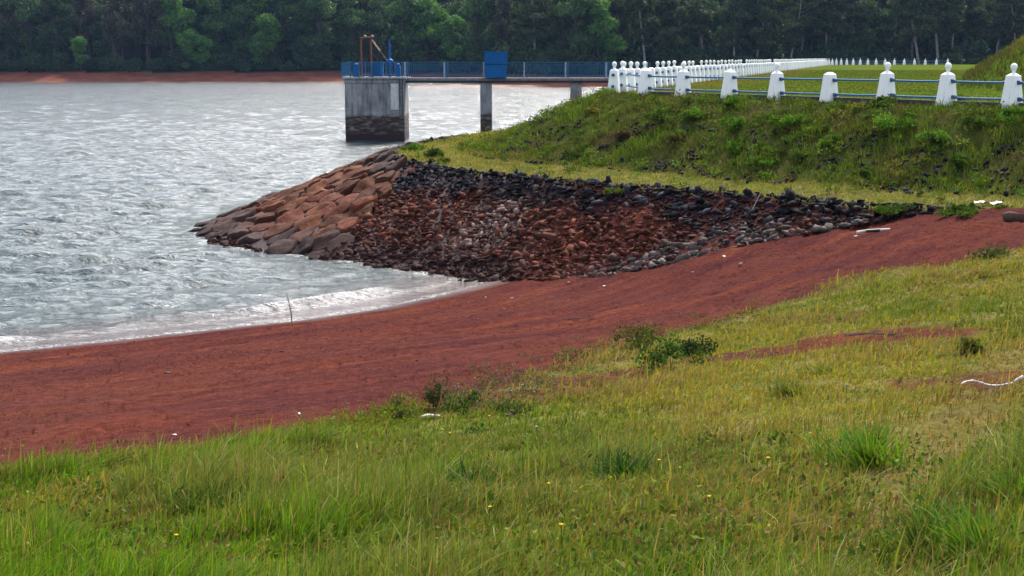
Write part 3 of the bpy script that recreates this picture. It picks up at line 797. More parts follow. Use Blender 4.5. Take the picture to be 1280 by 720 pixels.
    if low > .5: tag(o, 'dark damp boulder at the foot of the rocky point, next to the water', 'boulder', 'damp boulders along the water at the rocky point')
    elif wgt > .5: tag(o, 'greyish boulder among the red ones on the rocky point beside the lake', 'boulder', 'grey boulders of the rocky point')
    else: tag(o, 'rust red rounded boulder packed into the rocky point beside the lake', 'boulder', 'red boulders packed on the rocky point')
    nb += 1
print('boulders', nb)

# small broken stone
def ico_templates(n, seed):
    import bmesh
    bm = bmesh.new(); bmesh.ops.create_icosphere(bm, subdivisions=1, radius=1); bm.verts.ensure_lookup_table()
    V0 = np.array([v.co[:] for v in bm.verts]); T0 = np.array([[v.index for v in f.verts] for f in bm.faces]); bm.free()
    out = []; r = np.random.default_rng(seed)
    for _ in range(n):
        V = V0.copy()
        for _ in range(5):                  # flat broken faces
            nrm = r.normal(size=3); nrm /= np.linalg.norm(nrm); off = r.uniform(.25, .6); d = V@nrm-off
            V = V - np.outer(np.maximum(d, 0), nrm)
        V *= (1.25, r.uniform(.45, .75), r.uniform(.32, .55)); out.append(V)
    return out, T0
TPL, TPT = ico_templates(14, 4)
def scatter_rocks(name, P, size, tint, seed, sink=.2):
    r = np.random.default_rng(seed); V = []; T = []; Cc = []; off = 0
    for (x, y, z), s_, c in zip(P, size, tint):
        v = TPL[r.integers(len(TPL))]*s_
        a, b = r.uniform(0, 6.28), r.normal(0, .8); ca, sa, cb, sb = math.cos(a), math.sin(a), math.cos(b), math.sin(b)
        x1 = v[:, 0]*ca-v[:, 1]*sa; y1 = v[:, 0]*sa+v[:, 1]*ca; y2 = y1*cb-v[:, 2]*sb; z2 = y1*sb+v[:, 2]*cb
        V.append(np.stack([x1+x, y2+y, z2+z+s_*(.45-sink)], 1)); T.append(TPT+off); off += len(v); Cc.append(np.tile(c, (len(v), 1)))
    return link(name, np_mesh(name, np.concatenate(V), None, np.concatenate(T), M_rubble, False, tint=np.concatenate(Cc)))

def rubble():
    r = np.random.default_rng(77)
    N = 300000; a = r.uniform(-13, 19, N)*math.pi/180; d = np.sqrt(r.uniform(27**2, 62**2, N)); X = np.sin(a)*d; Y = np.cos(a)*d
    d2 = sdf(BERM, X, Y); d3 = sdf(TOE, X, Y)
    ok = (d2 > -.25) & (d3 < .6); X, Y, d2, d3 = X[ok], Y[ok], d2[ok], d3[ok]
    Z, ZB, ZE = terrain(X, Y, False, True)
    ok = (ZE-ZB > -.10 + .05*r.random(len(X))) & (sdf(BOUT, X, Y) > .05) & (Z > -.35) & (r.random(len(X)) < 1-.8*sst(5.5, 9, X)); X, Y, Z, d2, d3, ZB, ZE = [v[ok] for v in (X, Y, Z, d2, d3, ZB, ZE)]
    # thin out to an even packing
    order = r.permutation(len(X)); cell = {}; keep = []
    for i in order:
        g = (math.floor(X[i]/.112), math.floor(Y[i]/.112))
        if cell.get(g, 0) < 1: cell[g] = 1; keep.append(i)
    X, Y, Z, d2, d3, ZB, ZE = [v[keep] for v in (X, Y, Z, d2, d3, ZB, ZE)]
    n = len(X); t = np.clip(d2/np.maximum(d2-d3, .01), 0, 1); px, py = to_px(X, Y, Z)
    size = (.068+.125*r.random(n)**3)*np.where(r.random(n) < .03, 1.5, 1)
    nz = fbm(X/1.1, Y/1.1, 71, 3)-.5
    red = np.stack([.100+.04*r.random(n), .031+.014*r.random(n), .019+.009*r.random(n)], 1)*(.35+1.15*r.random((n, 1))**1.3)
    dark = np.stack([.020*np.ones(n), .019*np.ones(n), .024*np.ones(n)], 1)*(.3+2.4*r.random((n, 1))**3)
    grey = np.stack([.115*np.ones(n), .095*np.ones(n), .088*np.ones(n)], 1)*(.45+1.0*r.random((n, 1)))
    band = sst(.31, .15, t + nz*.3 - .06*sst(-1, -4, X) + .12*(r.random(n)-.5))
    col = red*(1-band[:, None]) + dark*band[:, None]
    # dusty pale patch and the washed grey stones at the end of the beach
    pc = cast(600, 290); q = np.hypot((X-pc[0])/1.5, (Y-pc[1])/1.3) + nz*1.4 + .5*(r.random(n)-.5); dust = (sst(1.0, .5, q)*.75*(r.random(n) < .75))[:, None]
    col = col*(1-dust) + np.array([.30,.20,.165])*(.6+.6*r.random((n, 1)))*dust
    edge = sst(.42, .05, ZE-ZB + nz*.7)*sst(1.0, 3.2, X)*sst(8.5, 6.5, X); e = (edge*(r.random(n) < .85))[:, None]
    col = col*(1-e) + grey*e
    low = (sst(.75, .25, Z+nz*.5)*sst(1.5, -.5, X))[:, None]; col = col*(1-low*.82) + low*.82*np.array([.03,.016,.016])*(.5+r.random((n, 1)))
    o = scatter_rocks('rubble', np.stack([X, Y, Z], 1), size, col, 5)
    tag(o, 'loose broken stone covering the bank, black along the top and rust red below', 'rubble', kind='stuff')
    print('rubble', n)
    # dark stones showing through the plants on the upper slope
    N = 9000; a = r.uniform(-4, 22, N)*math.pi/180; d = np.sqrt(r.uniform(27**2, 50**2, N)); X = np.sin(a)*d; Y = np.cos(a)*d
    d1 = sdf(CREST, X, Y); d2 = sdf(BERM, X, Y); t = d1/np.maximum(d1-d2, .01); nz = fbm(X/1.0, Y/1.0, 73, 3)
    ok = (d1 > .2) & (d2 < 0) & (t < .68) & (t > .25) & (nz > .50-.08*sst(6, 11, X)); X, Y = X[ok][:1100], Y[ok][:1100]
    n = len(X); Z = terrain(X, Y)
    dk = np.array([.016,.014,.023])*(.5+1.3*r.random((n, 1)))
    o = scatter_rocks('slope_rubble', np.stack([X, Y, Z], 1), .05+.07*r.random(n), dk, 6, .2)
    tag(o, 'dark bluish stones showing between the plants of the slope below the fence', 'rubble', kind='stuff')
    # pebbles and clods on the beach
    N = 34000; a = r.uniform(-22, 21, N)*math.pi/180; d = np.sqrt(r.uniform(9**2, 36**2, N)); X = np.sin(a)*d; Y = np.cos(a)*d
    s = sdf(SHORE, X, Y, closed=False); g = sdf(GRASS, X, Y); d2 = sdf(BERM, X, Y)
    ok = (s > .4) & (g > -.6) & (d2 > .3) & (r.random(N) < .15+.8*(fbm(X/1.5, Y/1.5, 75, 3) > .54)); X, Y = X[ok], Y[ok]; n = len(X); Z, ZB, ZE = terrain(X, Y, True, True)
    size = (.005+.015*r.random(n)**4)*(.6+.4*np.hypot(X, Y)/20)
    cc = np.stack([.085+.05*r.random(n), .021+.014*r.random(n), .015+.009*r.random(n)], 1)*(.8+.5*r.random((n, 1)))
    pl = (r.random(n) < .02)[:, None]; cc = np.where(pl, np.array([.24,.17,.14])*(.5+.7*r.random((n, 1))), cc)
    o = scatter_rocks('gravel', np.stack([X, Y, Z], 1), size, cc, 8, .2)
    tag(o, 'red clods and pebbles strewn over the beach', 'gravel', kind='stuff')
rubble()
# ------------------------------------------------------------------ grass
M_grass = leaf_mat('grass_blades', .32, .7, .07, .12)
M_leaf = leaf_mat('weed_leaves', .25, .75, .05, .15)
M_crown = leaf_mat('tree_leaves', .22, .65, .12, .3)

def blades_mesh(name, P, h, w, az, lean, col, mat, seg=3, seed=1, tipcol=None):
    r = np.random.default_rng(seed); n = len(P)
    ts = np.linspace(0, 1, seg+1)[:-1]
    side = az + np.pi/2 + r.normal(0, .7, n)
    sx, sy = np.cos(side), np.sin(side); lx, ly = np.cos(az), np.sin(az)
    nv = 2*seg+1; V = np.empty((n, nv, 3), np.float32); Cc = np.empty((n, nv, 3), np.float32)
    def cen(t):
        return (P[:, 0]+lx*h*lean*t**1.8, P[:, 1]+ly*h*lean*t**1.8, P[:, 2]+h*t*(1-.38*np.minimum(lean, 1.3)*t))
    tc = col if tipcol is None else tipcol
    for k, t in enumerate(ts):
        x, y, z = cen(t); ww = w*.5*(1-.55*t**1.5)*(.75 if k == 0 else 1)
        V[:, 2*k] = np.stack([x-sx*ww, y-sy*ww, z-(.02 if k == 0 else 0)], 1); V[:, 2*k+1] = np.stack([x+sx*ww, y+sy*ww, z-(.02 if k == 0 else 0)], 1)
        Cc[:, 2*k] = Cc[:, 2*k+1] = col*(1-t)+tc*t
    V[:, -1] = np.stack(cen(1.0), 1); Cc[:, -1] = tc
    b = (np.arange(n)*nv)[:, None]
    Q = np.concatenate([b+np.array([[2*k, 2*k+1, 2*k+3, 2*k+2]]) for k in range(seg-1)]) if seg > 1 else None
    T = b+np.array([[2*seg-2, 2*seg-1, 2*seg]])
    return np_mesh(name, V.reshape(-1, 3), Q, T, mat, True, tint=Cc.reshape(-1, 3))

def polar(n, a0, a1, d0, d1, r, power=1.0):
    """random ground points; power 1 = even per square metre, 0 = thinning out as 1/d"""
    a = r.uniform(R(a0), R(a1), n); u = r.random(n); p = power+1
    d = (d0**p + u*(d1**p-d0**p))**(1/p) if p > 1e-6 else d0*(d1/d0)**u
    return np.sin(a)*d, np.cos(a)*d, d
def pal(r, n, *cs):
    cs = np.array(cs); i = r.integers(0, len(cs), n); return cs[i]*(.75+.5*r.random((n, 1)))*(1+.12*r.normal(size=(n, 3)))
def bend(a, b, k): return a*(1-k[:, None])+b*k[:, None]

WIND = R(8)
def foreground():
    r = np.random.default_rng(101)
    # --- long lush grass
    X, Y, d = polar(690000, -31, 31, 3.2, 17, r, .15)
    g = sdf(GRASS, X, Y); l1 = sdf(LUSH, X, Y); l2 = sdf(LUSH2, X, Y); n1 = fbm(X/.9, Y/.9, 3, 3); n2 = fbm(X/.22, Y/.22, 5, 2); n3 = fbm(X/2.1, Y/2.1, 8, 3)
    lush = np.maximum(sst(.9, -.7, l1+(n1-.5)*2.4), sst(.35, -.35, l2+(n1-.5)*1.0)); lush = np.clip(lush, 0, 1)
    ok = (g + (fbm(X*1.1, Y*1.1, 31, 4)-.5)*1.1 < .05) & (r.random(len(X)) < (lush*(.30+.9*sst(.35, .62, n2)) ))
    X, Y, d, n1, n2, n3, lush, g_ = [v[ok] for v in (X, Y, d, n1, n2, n3, lush, g)]; n = len(X); Z = terrain(X, Y)
    tall = (.34+.85*sst(.38, .68, n1))*(.55+.45*sst(-.2, -1.4, g_))
    h = (.10+.17*r.random(n))*tall*(.6+.4*lush)*(1+.75*sst(.2, -.3, sdf(LUSH2, X, Y)))*np.where(r.random(n) < .06, 1.5, 1)
    w_ = (.0035+.0035*r.random(n))*(.75+d/11)
    az = WIND + r.normal(0, .9, n) + (n3-.5)*2.5; lean = np.clip(.35+.35*r.normal(size=n)+.25*r.random(n), .05, 1.4)
    col = bend(pal(r, n, (.092,.178,.010), (.120,.205,.013), (.058,.132,.010), (.150,.220,.018)), pal(r, n, (.15,.17,.03), (.20,.18,.045), (.11,.14,.02)), sst(.50, .72, n3+.25*(r.random(n)-.5))*.8)
    dry = r.random(n) < .07; col[dry] = pal(r, int(dry.sum()), (.30,.24,.10), (.24,.17,.07))
    me = blades_mesh('long_grass', np.stack([X, Y, Z], 1), h, w_, az, lean, np.clip(col*.8, .004, 1), M_grass, 3, 1, np.clip(col*1.1, .004, 1))
    tag(link('long_grass', me), 'long lush green grass along the front of the meadow', 'grass', kind='stuff'); print('long', n)
    # --- short mixed turf, everywhere in the meadow
    X, Y, d = polar(510000, -25, 36, 3.0, 33, r, .35)
    g = sdf(GRASS, X, Y); n1 = fbm(X/1.3, Y/1.3, 13, 3); n2 = fbm(X/.3, Y/.3, 15, 2); n3 = fbm(X/2.6, Y/2.6, 18, 3)
    pth = np.abs(sdf(PATHP, X, Y, closed=False)); path = sst(.45, .12, pth+(n1-.5)*.5)
    bare = np.zeros_like(X)
    for px, py, rx, ry, a in PATCHES:
        c = PC[(px, py)]; bare = np.maximum(bare, sst(1.1, .7, np.hypot((X-c[0])/rx, (Y-c[1])/ry)+(fbm(X*1.3, Y*1.3, 41, 3)-.5)*1.3)*a)
    edge = sst(-1.6, .1, g + (fbm(X*1.1, Y*1.1, 31, 4)-.5)*1.3)
    dens = (1-.55*path)*(1-.95*bare)*(.42+.75*sst(.38, .62, n2))*(1-.72*edge)
    ok = (g + (fbm(X*1.1, Y*1.1, 31, 4)-.5)*1.4 < .25) & (r.random(len(X)) < dens)
    X, Y, d, n1, n2, n3, path = [v[ok] for v in (X, Y, d, n1, n2, n3, path)]; n = len(X); Z = terrain(X, Y)
    h = (.028+.060*r.random(n))*(.7+.9*sst(.45, .7, n1))*(1+d/40)*(1-.45*path)*np.where(r.random(n) < .04, 2.0, 1)
    w_ = (.004+.004*r.random(n))*(.7+d/9)
    az = WIND + r.normal(0, 1.1, n); lean = np.clip(.6+.4*r.normal(size=n), .05, 1.6)
    green = pal(r, n, (.100,.155,.013), (.078,.128,.012), (.130,.170,.018)); yel = pal(r, n, (.225,.200,.028), (.185,.180,.026), (.25,.205,.040)); tan = pal(r, n, (.26,.19,.065), (.22,.16,.055), (.17,.115,.045))
    px, py = to_px(X, Y, Z)
    k = np.clip(sst(.32, .56, n3 + .15*sst(500, 1000, px) + .28*(r.random(n)-.5)), 0, 1); col = bend(green, yel, k)
    k2 = np.clip(sst(.53, .70, n1+.22*(r.random(n)-.5))*.8 + path*.9 - .1, 0, 1)*(r.random(n) < .85); col = bend(col, tan, k2)
    me = blades_mesh('short_grass', np.stack([X, Y, Z], 1), h, w_, az, lean, np.clip(col*.85, .004, 1), M_grass, 2, 2, np.clip(col*1.1, .004, 1))
    tag(link('short_grass', me), 'short yellow green turf of the meadow beside the red beach', 'grass', kind='stuff'); print('short', n)
    # --- tall thin stalks with seed heads
    n = 420; X, Y, d = polar(n, -22, 22, 4.2, 14, r, .5)
    ok = (sdf(GRASS, X, Y) < -.1); X, Y, d = X[ok], Y[ok], d[ok]; n = len(X); Z = terrain(X, Y)
    h = .22+.22*r.random(n); col = pal(r, n, (.20,.15,.06), (.16,.10,.06), (.22,.21,.06))
    me = blades_mesh('seed_stalks', np.stack([X, Y, Z], 1), h, .004+d*.0003, WIND+r.normal(0, .5, n), .15+.5*r.random(n), col, M_grass, 3, 3)
    tag(link('seed_stalks', me), 'thin brown seed stalks standing out of the meadow grass', 'grass', kind='stuff')
foreground()

def bank_plants():
    r = np.random.default_rng(202)
    # --- mixed plants on the slope under the fence
    X, Y, d = polar(300000, -8, 25, 27, 64, r, .8)
    d1 = sdf(CREST, X, Y); d2 = sdf(BERM, X, Y); t = np.clip(d1/np.maximum(d1-d2, .01), 0, 1)
    n1 = fbm(X/1.0, Y/1.0, 51, 3); n2 = fbm(X/.4, Y/.4, 53, 2); n3 = fbm(X/2.4, Y/2.4, 55, 3); nst = fbm(X/1.0, Y/1.0, 73, 3)
    sl = (d1 > -.25) & (d2 < -.02)
    strip = sst(.57, .70, t+(n1-.5)*.16)
    dens = np.where(strip > .5, .62, .36+.75*sst(.36, .62, n2)) * (1-.25*(nst > .57)*(t < .68)*(t > .2))
    ok = sl & (r.random(len(X)) < dens*.8); X, Y, d, t, n1, n2, n3, strip = [v[ok] for v in (X, Y, d, t, n1, n2, n3, strip)]; n = len(X); Z = terrain(X, Y)
    h = np.where(strip > .5, .05+.08*r.random(n), (.08+.15*r.random(n))*(.6+.9*sst(.4, .66, n1)))
    w_ = np.where(strip > .5, .018, .026)*(.7+.7*r.random(n)); az = r.uniform(0, 6.28, n); lean = np.clip(.6+.5*r.normal(size=n), .05, 1.6)
    dk = pal(r, n, (.058,.088,.011), (.075,.098,.015), (.046,.068,.011)); br = pal(r, n, (.105,.165,.012), (.085,.145,.012)); tn = pal(r, n, (.125,.098,.030), (.10,.075,.03), (.13,.12,.03))
    yl = pal(r, n, (.215,.195,.028), (.185,.18,.024), (.25,.20,.04))
    left = sst(2, -4, X)
    col = bend(dk, br, sst(.46, .62, n1+.2*(r.random(n)-.5))); col = bend(col, tn, sst(.50, .66, n3+.2*(r.random(n)-.5))*.75); col = bend(col, yl, np.clip(strip*(.85-.3*(n3 > .55)) + left*.45, 0, .95)*(r.random(n) < .93))
    me = blades_mesh('slope_vegetation', np.stack([X, Y, Z], 1), h, w_, az, lean, np.clip(col, .004, 1), M_leaf, 2, 4)
    tag(link('slope_vegetation', me), 'low green and brown plants and yellow grass covering the dam slope', 'vegetation', kind='stuff'); print('slope', n)
    # --- leafy clumps, all sizes, over the whole slope
    X, Y, d = polar(9000, -6, 24, 29, 60, r, .8); d1 = sdf(CREST, X, Y); d2 = sdf(BERM, X, Y); t = d1/np.maximum(d1-d2, .01)
    ok = (d1 > .1) & (d2 < -.3) & (r.random(len(X)) < np.where(t < .68, .36, .06)*(.4+1.2*(fbm(X/1.6, Y/1.6, 57, 3) > .5))); X, Y = X[ok], Y[ok]; Z = terrain(X, Y); P = []; Cc = []
    for x, y, z in zip(X, Y, Z):
        m = int(r.integers(14, 46)); sx = .05+.13*r.random()**2; q = r.normal(0, 1, (m, 3))*(sx, sx, sx*.7); P.append(np.stack([x+q[:, 0], y+q[:, 1], z+.05+np.abs(q[:, 2])], 1))
        cs = [((.085,.16,.012), (.07,.135,.012)), ((.05,.085,.012), (.06,.095,.014)), ((.11,.14,.02), (.13,.15,.02)), ((.10,.08,.03), (.08,.065,.02))][r.choice(4, p=(.34,.36,.2,.1))]
        Cc.append(pal(r, m, *cs)*(.7+.6*r.random()))
    me = leaf_faces('slope_undergrowth', np.concatenate(P), .055, None, r, .5, tn=np.concatenate(Cc)); tag(link('slope_undergrowth', me), 'small leafy clumps mixed through the plants of the dam slope', 'undergrowth', kind='stuff')
    # --- lawn of the crest and the mound
    X, Y, d = polar(150000, 1, 26, 34, 150, r, 0.0)
    d1 = sdf(CREST, X, Y); ok = d1 < -.05; X, Y, d = X[ok], Y[ok], d[ok]; n = len(X); Z = terrain(X, Y); n1 = fbm(X/3, Y/3, 61, 3)
    md = sst(4.62, 4.95, Z); rowd = np.abs(X-(3.62+.262*(Y-51))); n2 = fbm(X/1.0, Y/1.0, 63, 3)
    h = np.where(md > .5, .12+.3*r.random(n)*sst(.35, .6, n2), .025+.04*r.random(n)); w_ = np.where(md > .5, .035, .02)*(.7+d/90)
    gr = pal(r, n, (.060,.100,.008), (.070,.105,.011), (.085,.110,.014)); tn = pal(r, n, (.13,.105,.025), (.15,.11,.03)); dk = pal(r, n, (.038,.055,.012), (.055,.07,.015), (.08,.085,.02), (.105,.09,.03))
    col = bend(gr, tn, np.clip(sst(4.5, 1.5, rowd)*.9+sst(.55, .7, n1)*.6, 0, 1)); col = bend(col, dk, md)
    hi = sst(5.9, 6.6, Z+.4*(n2-.5)); col = bend(col, pal(r, n, (.17,.15,.03), (.14,.14,.025)), md*hi*.8)
    me = blades_mesh('crest_grass', np.stack([X, Y, Z], 1), h, w_, r.uniform(0, 6.28, n), np.clip(.5+.4*r.normal(size=n), 0, 1.4), np.clip(col, .004, 1), M_leaf, 2, 5)
    tag(link('crest_grass', me), 'mown green grass of the dam crest and rough growth on the mound behind the fence', 'grass', kind='stuff'); print('crest', n)

def ground_cover():
    r = np.random.default_rng(303); P = []; Cc = []
    for px0, px1, off, sp, n, cs in ((385,530,4,9,2600,((.12,.16,.015),(.17,.18,.02),(.09,.14,.015))), (560,790,-2,16,2600,((.06,.09,.02),(.10,.13,.03),(.10,.09,.09),(.08,.06,.05))), (850,1010,10,12,900,((.09,.12,.02),(.12,.12,.03),(.10,.08,.06)))):
        edge = {300:549,400:538,450:530,500:516,560:502,640:485,700:470,750:447,800:427,850:413,930:394,1000:374,1060:354}
        ks = sorted(edge)
        for _ in range(int(n/26)):
            px = r.uniform(px0, px1); py = np.interp(px, ks, [edge[k] for k in ks])+off+r.normal(0, sp)
            x, y, z = cast(px, py); m = 26; q = r.normal(0, .075, (m, 2)); P.append(np.stack([x+q[:, 0], y+q[:, 1], z+.012+.03*r.random(m)], 1)); Cc.append(pal(r, m, *cs))
    for _ in range(260):                     # broad leaves low between the blades of the front
        px = r.uniform(-10, 1290); py = r.uniform(560, 745); x, y, z = cast(px, py); m = int(r.integers(10, 40)); sx = .04+.10*r.random(); q = r.normal(0, sx, (m, 2)); P.append(np.stack([x+q[:, 0], y+q[:, 1], z+.03+.10*r.random(m)], 1))
        Cc.append(pal(r, m, *[((.10,.15,.015), (.13,.16,.02)), ((.06,.10,.015), (.05,.085,.012)), ((.15,.11,.04), (.12,.08,.03))][r.choice(3, p=(.4, .35, .25))]))
    P = np.concatenate(P); me = leaf_faces('ground_cover', P, .022, None, r, 1.2, tn=np.concatenate(Cc))
    tag(link('ground_cover', me), 'small leafy creeping plants along the edge of the red beach', 'ground cover', kind='stuff')

# ------------------------------------------------------------------ single tufts, weeds and bushes
def tuft_me(name, n, h, spread, col, seed, wide=.007, lean=.55):
    r = np.random.default_rng(seed); a = r.uniform(0, 6.28, n); q = spread*np.minimum(np.abs(r.normal(0, .28, n)), .55)
    P = np.stack([np.cos(a)*q, np.sin(a)*q, np.zeros(n)-.01], 1); hh = h*(.45+.55*r.random(n))
    c = pal(r, n, *col)
    az = a*.75 + WIND*.25 + r.normal(0, .5, n)
    return blades_mesh(name, P, hh, wide*(.7+.6*r.random(n)), az, np.clip(lean*(.4+1.1*r.random(n)), .05, 1.5), np.clip(c*.75, .003, 1), M_grass, 3, seed+1, np.clip(c*1.1, .003, 1))
def bush_me(name, n, rx, rz, leaf, col, seed, lobes=6, up=.25, sp=.6):
    """many small leaf faces spread through a lumpy volume, thin towards its edge"""
    r = np.random.default_rng(seed)
    L = np.stack([r.normal(0, sp, lobes)*rx, r.normal(0, sp, lobes)*rx, (.15+.75*r.random(lobes))*rz], 1); S_ = (.22+.38*r.random(lobes))*(1 if sp > .5 else 1.35)
    i = r.integers(0, lobes, n); v = r.normal(size=(n, 3)); v /= np.linalg.norm(v, axis=1)[:, None]; v *= (r.random(n)**.42)[:, None]*S_[i][:, None]
    P = L[i] + v*np.array([rx, rx, rz*.8]); P[:, 2] = np.maximum(P[:, 2], .01*rz)
    return leaf_faces(name, P, leaf, col, r, up, L, i, stems=True)
def leaf_faces(name, P, leaf, col, r, up, L=None, i=None, mat=None, long=1.5, tn=None, stems=False):
    n = len(P); d = r.normal(size=(n, 3)); d[:, 2] += up; d /= np.linalg.norm(d, axis=1)[:, None]
    e = np.cross(d, r.normal(size=(n, 3))); e /= np.linalg.norm(e, axis=1)[:, None]+1e-9
    s_ = leaf*(.6+.8*r.random(n))[:, None]
    V = np.stack([P-e*s_*.35, P+d*s_*long*.45-e*s_*.0+e*s_*.42*0+np.cross(d, e)*s_*.1-e*s_*.38, P+d*s_*long, P+d*s_*long*.45+e*s_*.38], 1)
    V[:, 0] = P
    c = pal(r, n, *col) if tn is None else tn
    if i is not None: c = c*(.72+.56*np.random.default_rng(len(P)).random(len(L))[i])[:, None]
    V = V.reshape(-1, 3); c = np.repeat(np.clip(c, .003, 1), 4, 0); Q = (np.arange(n)*4)[:, None]+np.array([[0,1,2,3]])
    if stems:                               # a woody stem from the root to every lobe
        b = max(.004, leaf*.12); SV = []; SQ = []
        for l in L:
            for dx, dy in ((b, 0), (0, b)):
                o_ = len(V)+len(SV); SV += [(-dx, -dy, -.03), (dx, dy, -.03), (l[0]+dx*.4, l[1]+dy*.4, l[2]), (l[0]-dx*.4, l[1]-dy*.4, l[2])]; SQ.append((o_, o_+1, o_+2, o_+3))
        V = np.concatenate([V, SV]); Q = np.concatenate([Q, SQ]); c = np.concatenate([c, np.tile((.05,.045,.02), (len(SV), 1))])
    return np_mesh(name, V, Q, None, mat or M_leaf, False, tint=c)
def put(name, me, px, py, label, cat, group=None, rz=0, sc=1.0):
    x, y, z = cast(px, py); o = link(name, me, None, (x, y, z), (0, 0, rz)); o.scale = (sc,)*3
    return tag(o, label, cat, group)

G1 = ((.035,.085,.010), (.05,.11,.012), (.028,.065,.010)); G2 = ((.085,.175,.014), (.11,.195,.018)); G3 = ((.04,.06,.018), (.055,.075,.02), (.07,.075,.03))
tufts = [(592,630,.30,.42,300,G1,'dark green grass tuft blown sideways, in the lush grass below the two small weeds'),(778,604,.24,.42,260,G1,'dense dark grass tuft with a yellow flower beside it in the middle of the meadow'),
         (1085,582,.30,.50,380,G2,'broad bright green grass tuft in the dry yellow turf, beside the sandy trail'),(1225,705,.34,.35,200,G2,'tall dark grass tuft in the lower corner beside the sandy trail'),(1272,640,.30,.3,160,G2,'bright tall grass tuft above the dark one beside the sandy trail'),
         (985,495,.20,.35,160,((.15,.16,.03),(.11,.14,.02)),'pale leaning grass tuft in the open turf below the bare red patch'),(690,592,.26,.26,150,G2,'upright green grass tuft between two darker ones in the lush grass'),
         (440,640,.30,.4,240,G2,'light green grass tuft among the long grass near the lower edge'),(1145,700,.34,.2,70,((.05,.09,.015),(.08,.10,.03)),'sparse tuft of long single blades at the edge of the sandy trail'),
         (270,650,.28,.4,220,G1,'dark green grass tuft in the lush grass below the red beach'),(1030,470,.17,.4,150,((.18,.17,.035),(.13,.15,.02)),'short pale grass tuft near the white plastic strip'),(715,560,.16,.35,140,((.09,.13,.02),(.13,.15,.03)),'low grass tuft at the edge between red soil and meadow')]
for k, (px, py, h, sp, n, c, lb) in enumerate(tufts):
    put('grass_tuft', tuft_me('grass_tuft', n, h, sp, c, 300+k, .0085 if py > 560 else .012), px, py, lb, 'grass tuft')
weeds = [(506,528,.13,.24,380,.022,G3,'spindly dark weed in front of the pale stone at the edge of the beach'),(549,512,.17,.27,560,.022,G3,'tallest dark weed at the beach edge, just behind the pale stone'),(578,520,.13,.17,330,.022,((.035,.075,.012),(.05,.09,.015)),'small leafy green weed beside the tallest dark weed'),
         (591,505,.08,.13,200,.02,((.035,.075,.012),(.03,.06,.012)),'round little weed set slightly back on the red soil behind the others'),(800,440,.50,.36,900,.035,((.06,.085,.015),(.09,.10,.02)),'wide windswept weed clump on the red sand where beach and meadow meet'),
         (838,464,.34,.30,800,.032,((.035,.085,.014),(.05,.10,.015)),'bushy green weed clump just below the windswept one'),(870,447,.20,.18,900,.028,((.02,.035,.014),(.03,.045,.015)),'small very dark weed beside the bushy green clump'),(1240,322,.34,.15,300,.04,G3,'low dark weed on the upper edge of the meadow beside the beach'),
         (715,455,.15,.22,110,.028,((.12,.11,.03),(.09,.10,.02)),'thin straw coloured weed alone on the red beach'),(600,548,.16,.12,260,.022,((.05,.10,.012),(.10,.13,.02)),'low leafy weed with orange tinted leaves below the dark weeds'),(645,515,.22,.10,800,.022,((.05,.09,.015),(.09,.10,.03)),'flat creeping weed on the red soil between dark weeds and meadow'),
         (1210,440,.2,.14,900,.03,((.12,.13,.02),(.09,.11,.02)),'low yellowish weed by the bare patch in the upper meadow')]
for k, (px, py, rx, rz, n, lf, c, lb) in enumerate(weeds):
    put('weed', bush_me('weed', n, rx, rz, lf, c, 400+k, sp=.36), px, py, lb, 'weed')
ground_cover(); bank_plants()
# bushes on the dam slope
bright = ((.075,.165,.014), (.10,.19,.02), (.055,.125,.012)); mid = ((.045,.085,.012), (.06,.10,.014)); brn = ((.10,.075,.03), (.08,.065,.025), (.06,.06,.02))
shr = [(1121,162,.46,.42,bright,'largest bright green bush on the slope, below the white posts'),(985,160,.42,.36,bright,'bright green bush on the middle of the slope below a broken post'),(925,162,.34,.32,bright,'bright green bush with a dark hollow under it, mid slope'),(830,152,.42,.30,mid,'dark green bush on the left shoulder of the slope'),
       (868,150,.36,.28,bright,'light bush close beside the dark one on the slope shoulder'),(1170,178,.28,.24,bright,'small bright bush among the dark stones of the slope'),(1040,180,.26,.2,bright,'little round bush between dark stones, lower slope'),(1268,152,.45,.3,bright,'bright bush at the frame edge just under the end post'),
       (1225,160,.32,.24,mid,'deep green bush between two bright ones under the end posts'),(1105,132,.30,.22,mid,'dark little bush pressed against the fence kerb'),(918,130,.35,.22,bright,'low light bush just under the broken fence post'),(845,178,.26,.18,brn,'brown dry bush low on the slope shoulder'),
       (780,172,.30,.18,brn,'dry brownish bush on the nose of the slope'),(918,190,.26,.26,bright,'narrow bright bush just above the yellow grass strip'),(1085,218,.26,.16,mid,'flat green bush at the foot of the slope on the yellow strip'),(960,205,.24,.16,bright,'low light green bush at the foot of the slope'),
       (716,198,.28,.18,mid,'small dark bush at the foot of the slope nose'),(1000,200,.2,.2,mid,'dark bush beside bluish stones near the foot of the slope'),(1200,205,.26,.2,mid,'dark green bush in the stony part of the lower slope'),(545,196,.36,.26,mid,'dark green bush at the edge of the berm beside the armour stones'),
       (520,188,.3,.22,bright,'light green bush at the very tip of the grass berm, next to the lake'),(577,166,.52,.34,brn,'brown dry bush standing out against the water beside the pier column'),(553,205,.22,.14,mid,'tiny dark bush on the lip of the black rubble'),(770,243,.22,.16,((.08,.11,.02),(.11,.13,.03)),'yellow green plant growing out of the black rubble'),
       (1125,268,.5,.16,mid,'low green plants at the inner end of the red beach'),(1205,268,.45,.15,mid,'low dark green plants under the crumpled white cloth'),(1190,130,.3,.2,mid,'dark bush at the fence kerb between two end posts'),(740,140,.34,.2,((.12,.12,.02),(.09,.10,.02)),'yellowish bush on the skyline of the slope below the corner post')]
